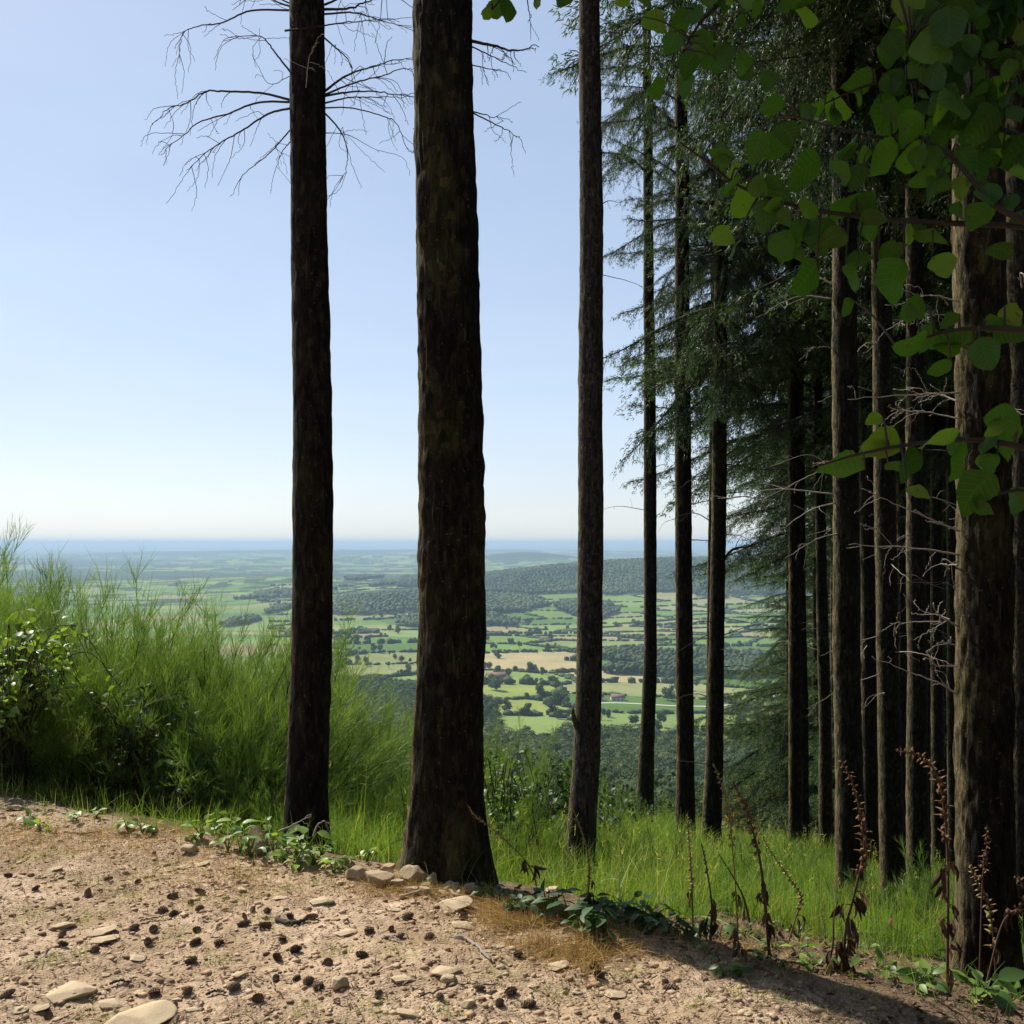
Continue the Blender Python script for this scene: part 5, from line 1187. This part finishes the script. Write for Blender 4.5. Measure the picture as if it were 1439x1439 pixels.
foxglove('tall slender foxglove with yellow-brown seed head against the yellowing tree', [(1038, 1350), (1035, 1270), (1030, 1200), (1022, 1130), (1003, 1073)], None, (.55, 1), .75, 6, 3.5, 10, dz=.1)
foxglove('stout brown foxglove with a bent drooping head and ragged leaves', [(1082, 1350), (1075, 1270), (1068, 1210), (1056, 1160), (1046, 1130), (1029, 1098)], None, (.45, 1), .4, 9, 7, 12)
foxglove('green-podded foxglove arching low beside the stout brown one', [(1106, 1330), (1118, 1290), (1126, 1262), (1110, 1235), (1085, 1200), (1066, 1165)], None, (.3, 1), .85, 2, 3.5, 8, dz=.05)
foxglove('withered foxglove clump with a curving rust-red seed head and many dead leaves', [(1186, 1372), (1188, 1310), (1202, 1250), (1214, 1195), (1210, 1150), (1198, 1100), (1181, 1068)], None, (.42, 1), .3, 14, 6, 12, leafpx=42)
foxglove('tallest foxglove, its rusty seed head arching over the forest trunks', [(1331, 1392), (1332, 1300), (1332, 1220), (1328, 1150), (1317, 1090), (1292, 1062), (1259, 1054)], None, (.44, 1), .3, 10, 6, 13, leafpx=42)
foxglove('small curled foxglove leaning against the big mossy trunk', [(1402, 1318), (1392, 1285), (1376, 1245), (1362, 1212)], 4.35, (.2, 1), .6, 1, 4, 11)
foxglove('short upright foxglove head dark against the big mossy trunk', [(1376, 1290), (1381, 1235), (1386, 1195), (1387, 1160)], 4.3, (.35, 1), .35, 0, 3.5, 9)
foxglove('reddish foxglove drooping at the edge of the view', [(1385, 1340), (1408, 1300), (1432, 1275), (1445, 1262), (1436, 1240), (1426, 1232)], 4.2, (.3, 1), .25, 2, 4, 12)
foxglove('bowed green foxglove leaning in front of the thickest trunk', [(752, 1268), (753, 1240), (740, 1212), (717, 1187), (690, 1163), (672, 1150), (664, 1142), (657, 1131)], None, (.45, 1), .9, 2, 3, 6)
foxglove('dark foxglove standing in front of the split trunk with blackened leaves', [(824, 1296), (826, 1258), (828, 1220), (822, 1183), (805, 1136)], None, (.35, 1), .8, 8, 5, 5)
foxglove('leafless black stick of a foxglove slanting across the others', [(1056, 1310), (1046, 1265), (1030, 1232), (1009, 1199)], None, (.9, 1), .1, 1, 5, 5, seedy=False)
foxglove('broken foxglove stem with one hanging black leaf beside the arching clump', [(1160, 1368), (1170, 1330), (1172, 1290), (1178, 1262)], None, (.9, 1), .1, 8, 5, 5, seedy=False, leafpx=40)
stems, sp_ = [], []
for k in range(26):                                                  # thin dry stems between the foxgloves
    px, row = rf.uniform(960, 1345), rf.uniform(1300, 1385); p = hit(px, row); h = rf.uniform(.18, .55); ln = rf.normal(size=2) * .16
    m = Mesh(); C = spline(np.array([(0, 0, -.02), (ln[0] * .3, ln[1] * .3, h * .55), (ln[0], ln[1], h)]), 14); tube(m, C, np.linspace(.0028, .0010, 14), 5, rf.random())
    for q in range(int(rf.uniform(3, 12))):
        i = int(rf.uniform(4, 13)); dd = unit(rf.normal(size=3) + (0, 0, .3)); tube(m, [C[i], C[i] + dd * .03, C[i] + dd * rf.uniform(.04, .09)], [.0014, .0011, .0007], 4, rf.random(), cap=False)
        leaves(m, (C[i] + dd * .03)[None], dd[None], rf.normal(size=(1, 3)), .022, .008, rf.random())
    o = tag(m.link('dry_stem', WITHERED, loc=p), None, 'plant', 'dry stems along the bank'); stems.append(o); sp_.append((px, row))
ordinal_labels(stems, sp_, lambda o, n, w: f'thin dry branching stem standing {w}, {n} from the left', [(1330, 'in the short grass'), (1358, 'among the withered foxgloves'), (9999, 'at the path side of the foxgloves')])
p = hit(1250, 1322); e = empty('pink_flower', p, 'single pink foxglove flower in the grass behind the pale log', 'flower')
m = Mesh(); tube(m, [(0, 0, -.02), (.005, 0, .06), (0, 0, .125)], [.003, .0025, .002], 5, .5); m.link('stem', LEAF, e)
m = Mesh(); c = np.array([0, 0, .125])
for k in range(9):
    a = k * 2.4; o = np.array([math.cos(a), math.sin(a), -.5 + .1 * k]); leaves(m, (c + (0, 0, .004 * k))[None], unit(o)[None], np.array([[0, 0, 1.0]]), .026, .018, rf.random())
m.link('petals', PINK, e)
# bare twigs curling at the foot of the slim trunk
for n_, pts in (('pale leafless twig arching at the foot of the slim trunk', [(392, 1168), (410, 1160), (425, 1152), (438, 1147)]), ('grey forked twig beside the slim trunk foot', [(440, 1176), (446, 1160), (456, 1154), (464, 1158)])):
    P = np.array([W(a, b, 5.0) for a, b in pts]); m = Mesh(); dead_branch(m, P, .006, rf, 3, .08); tag(m.link('bare_twig', TWIG_PALE, loc=P[0]), n_, 'twig')

# ------------------------------------------------------------------ hazel overhanging from the side
def hazel_material():
    m, nt, N, L = mat('hazel_leaf')
    t = attr(nt, 'tint').outputs['Fac']; u = attr(nt, 'lu').outputs['Fac']; v = attr(nt, 'lv').outputs['Fac']
    c = ramp(nt, t, [(0, (.026, .066, .012)), (.6, (.052, .120, .017)), (.92, (.13, .21, .03)), (1, (.13, .125, .02))])
    av = mathn(nt, 'ABSOLUTE', v)
    w = mathn(nt, 'FRACT', mathn(nt, 'MULTIPLY', mathn(nt, 'SUBTRACT', u, mathn(nt, 'MULTIPLY', av, .22)), 8.0))
    side = mathn(nt, 'LESS_THAN', mathn(nt, 'ABSOLUTE', mathn(nt, 'SUBTRACT', w, .5)), .07)
    midr = mathn(nt, 'LESS_THAN', av, .035)
    vein = mathn(nt, 'MAXIMUM', side, midr)
    c = mix(nt, mathn(nt, 'MULTIPLY', vein, .22), c, (.13, .20, .05))
    spots = nz(nt, coords(nt), 90, 3, .6)
    c = mix(nt, mathn(nt, 'MULTIPLY', mathn(nt, 'GREATER_THAN', spots, .655), .8), c, (.085, .06, .022))
    h = mathn(nt, 'SUBTRACT', mathn(nt, 'ABSOLUTE', mathn(nt, 'SUBTRACT', w, .5)), mathn(nt, 'MULTIPLY', vein, .2))
    tc = mix(nt, 1.0, c, (1.4, 1.7, .4), 'MULTIPLY')
    finish(nt, c, .5, bump(nt, h, .35, .003), tc, .52, .3)
    return m
HAZEL = hazel_material()
UL = np.linspace(0, 1, 17)
def hazel_leaves(rng, P, D, N, L, tint):
    """Rounded, pointed, toothed leaves as one mesh with leaf coordinates for the veins."""
    m = Mesh(); lu, lv = [], []
    cols = np.array([-1, -.55, 0, .55, 1.0])
    prof = np.sin(np.pi * UL ** .78) ** .62 * (1 - .22 * UL); prof[0] = .03; prof[-1] = .01
    for p, d, nn, l, t in zip(P, D, N, L, tint):
        d = unit(d); s = unit(np.cross(d, nn)); nn = np.cross(s, d)
        tooth = 1 + .055 * (np.arange(17) % 2) * rng.uniform(.5, 1.4, 17)
        w = l * .41 * prof * rng.uniform(.82, 1.12); skew = rng.normal() * .10; tooth = tooth + .06 * np.sin(UL * rng.uniform(8, 15) + rng.random() * 6)
        cup, roll, wav = rng.uniform(-.3, .6), rng.uniform(-.1, .75), rng.uniform(0, 6.28)
        V = []
        for k, u in enumerate(UL):
            for c in cols:
                e = w[k] * c * (tooth[k] if abs(c) == 1 else 1)
                zz = cup * abs(e) * .8 - roll * l * u * u * .5 + .035 * l * math.sin(u * 9 + wav + c * 2) * abs(c) + (.010 * l if k % 2 else 0) * (abs(c) == .55)
                V.append(p + d * l * u * (1 - .06 * abs(c)) + s * (e + skew * l * math.sin(3.1 * u)) + nn * zz)
        i = np.arange(16)[:, None] * 5; j = np.arange(4)[None]
        m.add(np.array(V), np.stack([i + j, i + j + 1, i + 6 + j, i + 5 + j], -1).reshape(-1, 4), t)
        lu.append(np.repeat(UL, 5)); lv.append(np.tile(cols, 17))
    return m, {'lu': np.concatenate(lu), 'lv': np.concatenate(lv)}
def build_hazel():
    rng = np.random.default_rng(91)
    bx, by = 2.15, 1.75; bz = float(ground(bx, by)); base = np.array([bx, by, bz])
    e = empty('hazel_tree', base, 'hazel overhanging from the edge, its big dark green leaves before the forest trunks', 'tree')
    m = Mesh()
    tube(m, spline(np.array([(0, 0, -.1), (.03, .02, 1.2), (-.05, .05, 2.4), (-.25, .1, 3.6), (-.5, .15, 4.6)]), 40), np.linspace(.055, .02, 40), 10, .5)
    tube(m, spline(np.array([(.05, -.1, -.1), (.2, -.1, 1.4), (.25, 0, 2.8), (.3, .2, 4.2)]), 30), np.linspace(.045, .015, 30), 10, .5)
    m.link('trunk', BARK_SMOOTH, e, smooth=True)
    stem = lambda z: np.array([-.05 * z / 2.4, .04, z - bz])
    BR = [  # branches traced in the photograph with their depth
        ([(1480, 330), (1430, 318), (1300, 312), (1200, 303), (1120, 290), (1040, 262), (990, 225), (955, 200)], 1.62), ([(1480, 330), (1400, 290), (1370, 258), (1335, 218), (1290, 196), (1220, 190), (1120, 165)], 1.56), ([(1500, 470), (1400, 462), (1330, 466), (1262, 490)], 1.45),
        ([(1500, 650), (1420, 625), (1350, 618), (1270, 626), (1200, 640), (1150, 655)], 1.42), ([(1500, 40), (1400, 70), (1300, 110), (1220, 120), (1150, 150)], 1.7), ([(1300, -120), (1120, -50), (1020, 0), (975, 45), (945, 110)], 1.75), ([(1300, -160), (1000, -90), (800, -60), (720, -15), (690, 15)], 1.85), ([(1500, 200), (1430, 190), (1350, 150), (1280, 60)], 1.66), ([(1500, 720), (1440, 690), (1380, 700)], 1.45)]
    LV = [(25, 290, 150, -110), (185, 215, 130, 20), (140, 270, 150, -70), (85, 200, 160, -90), (225, 100, 90, 200), (425, 20, 80, 90), (370, 450, 130, 200), (525, 460, 120, 100), (625, 505, 190, -150), (840, 500, 220, -120), (160, 640, 130, 150), (300, 640, 200, -110), (425, 610, 190, 30), (490, 720, 210, -150), (655, 670, 230, -130), (820, 700, 260, -135),
          (165, 785, 160, 200), (230, 880, 220, -140), (345, 920, 160, -80), (630, 850, 230, 180), (601, 1010, 190, -100), (420, 1060, 190, -110), (190, 1070, 140, -130), (490, 1170, 200, -140), (690, 1200, 180, -120), (890, 1200, 230, -110), (810, 925, 130, 0), (1020, 660, 110, -60), (1180, 800, 120, -70), (1030, 840, 180, -120), (1090, 1150, 150, -60), (1100, 970, 200, 0),
          (1350, 1070, 140, -20), (1340, 1340, 120, 10), (1120, 500, 260, -100), (930, 230, 170, -110), (730, 320, 150, -160), (1120, 150, 260, -90), (1350, 150, 260, -90), (1250, 60, 200, -60), (1310, 660, 170, -80), (1420, 750, 120, -90), (1400, 620, 100, 0), (760, 1090, 150, 20), (900, 1050, 170, 30),
          (940, 650, 190, 200), (1090, 710, 190, -110), (1270, 720, 200, -80)]
    LV = [(959 + a / 3, b / 3, l / 3, an) for a, b, l, an in LV]
    LV += [(959 + a / 3, 400 + b / 3, l / 3, an) for a, b, l, an in [(940, 250, 190, 200), (1090, 310, 190, -110), (1270, 320, 200, -80), (1340, 150, 130, 10), (660, 780, 220, 180), (930, 790, 210, -140), (1140, 770, 230, -120), (1240, 900, 250, -125), (1400, 680, 180, -100), (1020, 640, 260, 170), (800, 690, 240, 175), (1410, 930, 160, -90), (1330, 580, 200, 170), (1100, 215, 260, 170), (1390, 200, 160, 0)]]
    LV += [(640 + a / 3, b / 3, l / 3, an) for a, b, l, an in [(150, 20, 110, 200), (210, 50, 120, -100), (125, 70, 80, -130), (445, 20, 130, -90), (360, 10, 90, -60), (690, 15, 100, 200), (960, 120, 150, -100), (1000, 80, 130, -80), (900, 200, 140, -110), (1080, 30, 120, -60), (800, -30, 120, -90)]]
    for _ in range(34): LV.append((rng.uniform(1270, 1450), rng.uniform(-30, 230), rng.uniform(45, 85), rng.uniform(-150, -30)))
    for _ in range(10): LV.append((rng.uniform(1000, 1260), rng.uniform(-40, 40), rng.uniform(35, 65), rng.uniform(-150, -30)))
    for (a0, a1, b0, b1, n) in ((1010, 1300, 130, 400, 30), (1290, 1445, 60, 330, 30), (1180, 1440, 430, 520, 7), (1200, 1440, 590, 720, 10), (900, 1080, -20, 130, 12), (1250, 1450, -30, 210, 70)):
        for _ in range(n): LV.append((rng.uniform(a0, a1), rng.uniform(b0, b1), rng.uniform(28, 58), rng.uniform(-170, -10)))
    SP = []
    for pts, d in BR:
        c = spline(np.array(pts, float), 60); SP.append((c, d + .10 * np.sin(np.linspace(0, 2.2, 60)) - .06 * np.linspace(0, 1, 60)))
    own = [[] for _ in BR]
    for cx, cy, l, an in LV:
        a = math.radians(an); bxp, byp = cx - math.cos(a) * l * .5, cy + math.sin(a) * l * .5
        best = min(((np.hypot(c[:, 0] - bxp, c[:, 1] - byp).min(), i) for i, (c, d) in enumerate(SP)))
        own[best[1]].append((bxp, byp, l, a))
    for i, (c, d) in enumerate(SP):
        P3 = np.array([W(q[0], q[1], dd) for q, dd in zip(c, d)]) - base
        st = P3[0]; root = np.array([-.02, .03, st[2] - .25])
        C = np.vstack([spline(np.array([root, (root + st) / 2 + (0, 0, .03), st]), 8)[:-1], P3])
        m = Mesh(); tube(m, C, np.linspace(.0065, .0012, len(C)), 6, .2)
        P, D, N, L, T = [], [], [], [], []
        for (bxp, byp, l, a) in own[i]:
            q = int(np.hypot(c[:, 0] - bxp, c[:, 1] - byp).argmin()); dd = d[q] + rng.uniform(-.07, .07)
            p = W(bxp, byp, dd) - base; tip = rng.uniform(-.5, .5)
            D3 = unit(np.array([math.cos(a), tip, math.sin(a)]))
            view = unit(-(p + base - np.array([0, 0, EYE]))); Nn = unit(-view * .4 + np.array([0, .5, .75]) + rng.normal(size=3) * .28)
            if abs(Nn @ view) < .45: Nn = unit(Nn - view * .7)
            P.append(p); D.append(D3); N.append(Nn); L.append(l / FPX * dd * rng.uniform(.76, 1.0)); T.append(np.clip(rng.normal(.42, .30), 0, .95))
            on = P3[q]; md = (on + p) / 2 + (0, 0, .01)
            tube(m, spline(np.array([on, md, p]), 7), np.linspace(.0022, .0011, 7), 4, .5)
        for q in range(1, 7):                                    # leaves of the part outside the picture
            for _ in range(5):
                p = C[q] + (C[q + 1] - C[q]) * rng.random(); d3 = unit(rng.normal(size=3) * (1, 1, .5)); lp = p + d3 * .05
                if PX(lp + base)[0] < 1470: continue
                tube(m, [p, (p + lp) / 2, lp], [.0018, .0014, .001], 4, .5, cap=False)
                P.append(lp); D.append(d3); N.append(unit(rng.normal(size=3) * .4 + (0, 0, 1))); L.append(rng.uniform(.05, .085)); T.append(rng.uniform(.1, .8))
        b = m.link('branch', TWIG_DARK, e)
        if P:
            ml, at = hazel_leaves(rng, np.array(P), np.array(D), np.array(N), np.array(L), T); ml.link('leaves', HAZEL, b, smooth=True, attrs=at)
    # unseen upper crown, added and spread out to shade the leaves below
    m = Mesh(); P, D, N, L, T = [], [], [], [], []
    above = lambda q: q[2] + base[2] > EYE + .575 * (q[1] + base[1]) + .06
    for k in range(13):
        tip = np.array([-3.9 + 2.9 * ((k * 5) % 13 + .5) / 13, rng.uniform(.1, 1.5), 0]); tip[2] = EYE - bz + .575 * (by + tip[1]) + rng.uniform(.2, .75)
        st = np.array([-.05 - .012 * k, .06, 2.3 + .11 * k]); lift = .35 + .1 * rng.random()
        C = spline(np.array([st, st + (tip - st) * .3 + (rng.normal() * .1, rng.normal() * .12, lift), st + (tip - st) * .7 + (rng.normal() * .1, rng.normal() * .1, lift * .7), tip]), 40)
        tube(m, C, np.linspace(.015, .003, 40), 6, .3)
        for q in range(8, 40):
            for _ in range(1 if q < 14 else 2):
                d = unit(np.array([rng.normal() - .35, rng.normal(), rng.uniform(-.25, .45)])); l = rng.uniform(.25, .62) * (1.1 - q / 60)
                S = spline(np.array([C[q], C[q] + d * l * .5 + (0, 0, .03), C[q] + d * l]), 9)
                if not (above(S[-1]) and above(S[4])): continue
                tube(m, S, np.linspace(.0035, .0012, 9), 4, .3, cap=False)
                for w in range(2, 9):
                    for sd in (-1, 1):
                        sn = unit(np.cross(d, (0, 0, 1))) * sd
                        P.append(S[w] + sn * .012); D.append(unit(sn + d * .5 + rng.normal(size=3) * .3 + (0, 0, -.15))); N.append(rng.normal(size=3) * .3 + (0, 0, 1)); L.append(rng.uniform(.06, .10)); T.append(rng.uniform(.1, .8))
    b = m.link('branch', TWIG_DARK, e)
    P = np.array(P); k = P[:, 2] + base[2] > EYE + .575 * (P[:, 1] + base[1]) + .05
    ml, at = hazel_leaves(rng, P[k], np.array(D)[k], np.array(N)[k], np.array(L)[k], np.array(T)[k]); ml.link('leaves', HAZEL, b, smooth=True, attrs=at)
build_hazel()

# ------------------------------------------------------------------ haze, sky, sun, camera
m = Mesh(); X, Y0, Y1, Z0, Z1 = 70000, -400, 95000, -330, 60
V = np.array([(x, y, z) for z in (Z0, Z1) for y in (Y0, Y1) for x in (-X, X)], float)
m.add(V, np.array([[0, 2, 3, 1], [4, 5, 7, 6], [0, 1, 5, 4], [2, 6, 7, 3], [0, 4, 6, 2], [1, 3, 7, 5]]))
hm, nt, N_, L_ = mat('air'); pv = node(nt, 'ShaderNodeVolumePrincipled', {'Color': (.45, .60, .80, 1), 'Density': HAZE_DENSITY, 'Anisotropy': 0.15}); out = node(nt, 'ShaderNodeOutputMaterial'); nt.links.new(pv.outputs[0], out.inputs['Volume'])
o = m.link('haze', hm); tag(o, kind='stuff')

EL, AZ = math.radians(47), math.radians(-48)
SUN = Vector((math.sin(AZ) * math.cos(EL), math.cos(AZ) * math.cos(EL), math.sin(EL)))
w = bpy.data.worlds.new('World'); SCENE.world = w; w.use_nodes = True; nt = w.node_tree; nt.nodes.clear()
sky = nt.nodes.new('ShaderNodeTexSky'); sky.sky_type = 'NISHITA'; sky.sun_disc = False; sky.sun_elevation = EL; sky.sun_rotation = AZ
sky.altitude = 650; sky.air_density = 1.0; sky.dust_density = DUST; sky.ozone_density = 4.0
bg = nt.nodes.new('ShaderNodeBackground'); bg.inputs['Strength'].default_value = SKY_STRENGTH; gm = node(nt, 'ShaderNodeGamma', {'Color': sky.outputs[0], 'Gamma': .49}); tc = node(nt, 'ShaderNodeTexCoord'); mp = node(nt, 'ShaderNodeMapping', {'Vector': tc.outputs['Generated'], 'Scale': (1.2, 1.2, 5.0)})
veil = ramp(nt, nz(nt, mp.outputs[0], 2.2, 5, .55, .6), [(.3, (.965, .97, .98)), (.7, (1.035, 1.03, 1.02))])          # thin uneven veil of high cloud
nt.links.new(mix(nt, 1.0, mix(nt, 1.0, gm.outputs[0], (1.63, 1.62, 1.68), 'MULTIPLY'), veil, 'MULTIPLY'), bg.inputs[0])
wo = nt.nodes.new('ShaderNodeOutputWorld'); nt.links.new(bg.outputs[0], wo.inputs['Surface'])
l = bpy.data.lights.new('sun', 'SUN'); l.energy = SUN_STRENGTH; l.angle = math.radians(.53); l.color = (1.0, .94, .84)
so = bpy.data.objects.new('sun', l); COL.objects.link(so); so.rotation_euler = (-SUN).to_track_quat('-Z', 'Y').to_euler()
cam = bpy.data.cameras.new('camera'); co = bpy.data.objects.new('camera', cam); COL.objects.link(co)
co.location = (0, 0, EYE); co.rotation_euler = (math.pi / 2, 0, 0); cam.sensor_width = 36; cam.lens = FPX / 1439 * 36
cam.shift_y = (HY - 719.5) / 1439; cam.clip_start = .05; cam.clip_end = 250000
SCENE.camera = co
SCENE.render.resolution_x = SCENE.render.resolution_y = 1024
vs = SCENE.view_settings; vs.view_transform = 'Standard'; vs.look = 'None'; vs.exposure = EXPOSURE; vs.gamma = 1.0; vs.use_curve_mapping = False
cy = SCENE.cycles; cy.max_bounces = 8; cy.diffuse_bounces = 3; cy.glossy_bounces = 2; cy.transmission_bounces = 4; cy.transparent_max_bounces = 8; cy.volume_bounces = 1
cy.use_denoising = True; cy.sample_clamp_indirect = 6
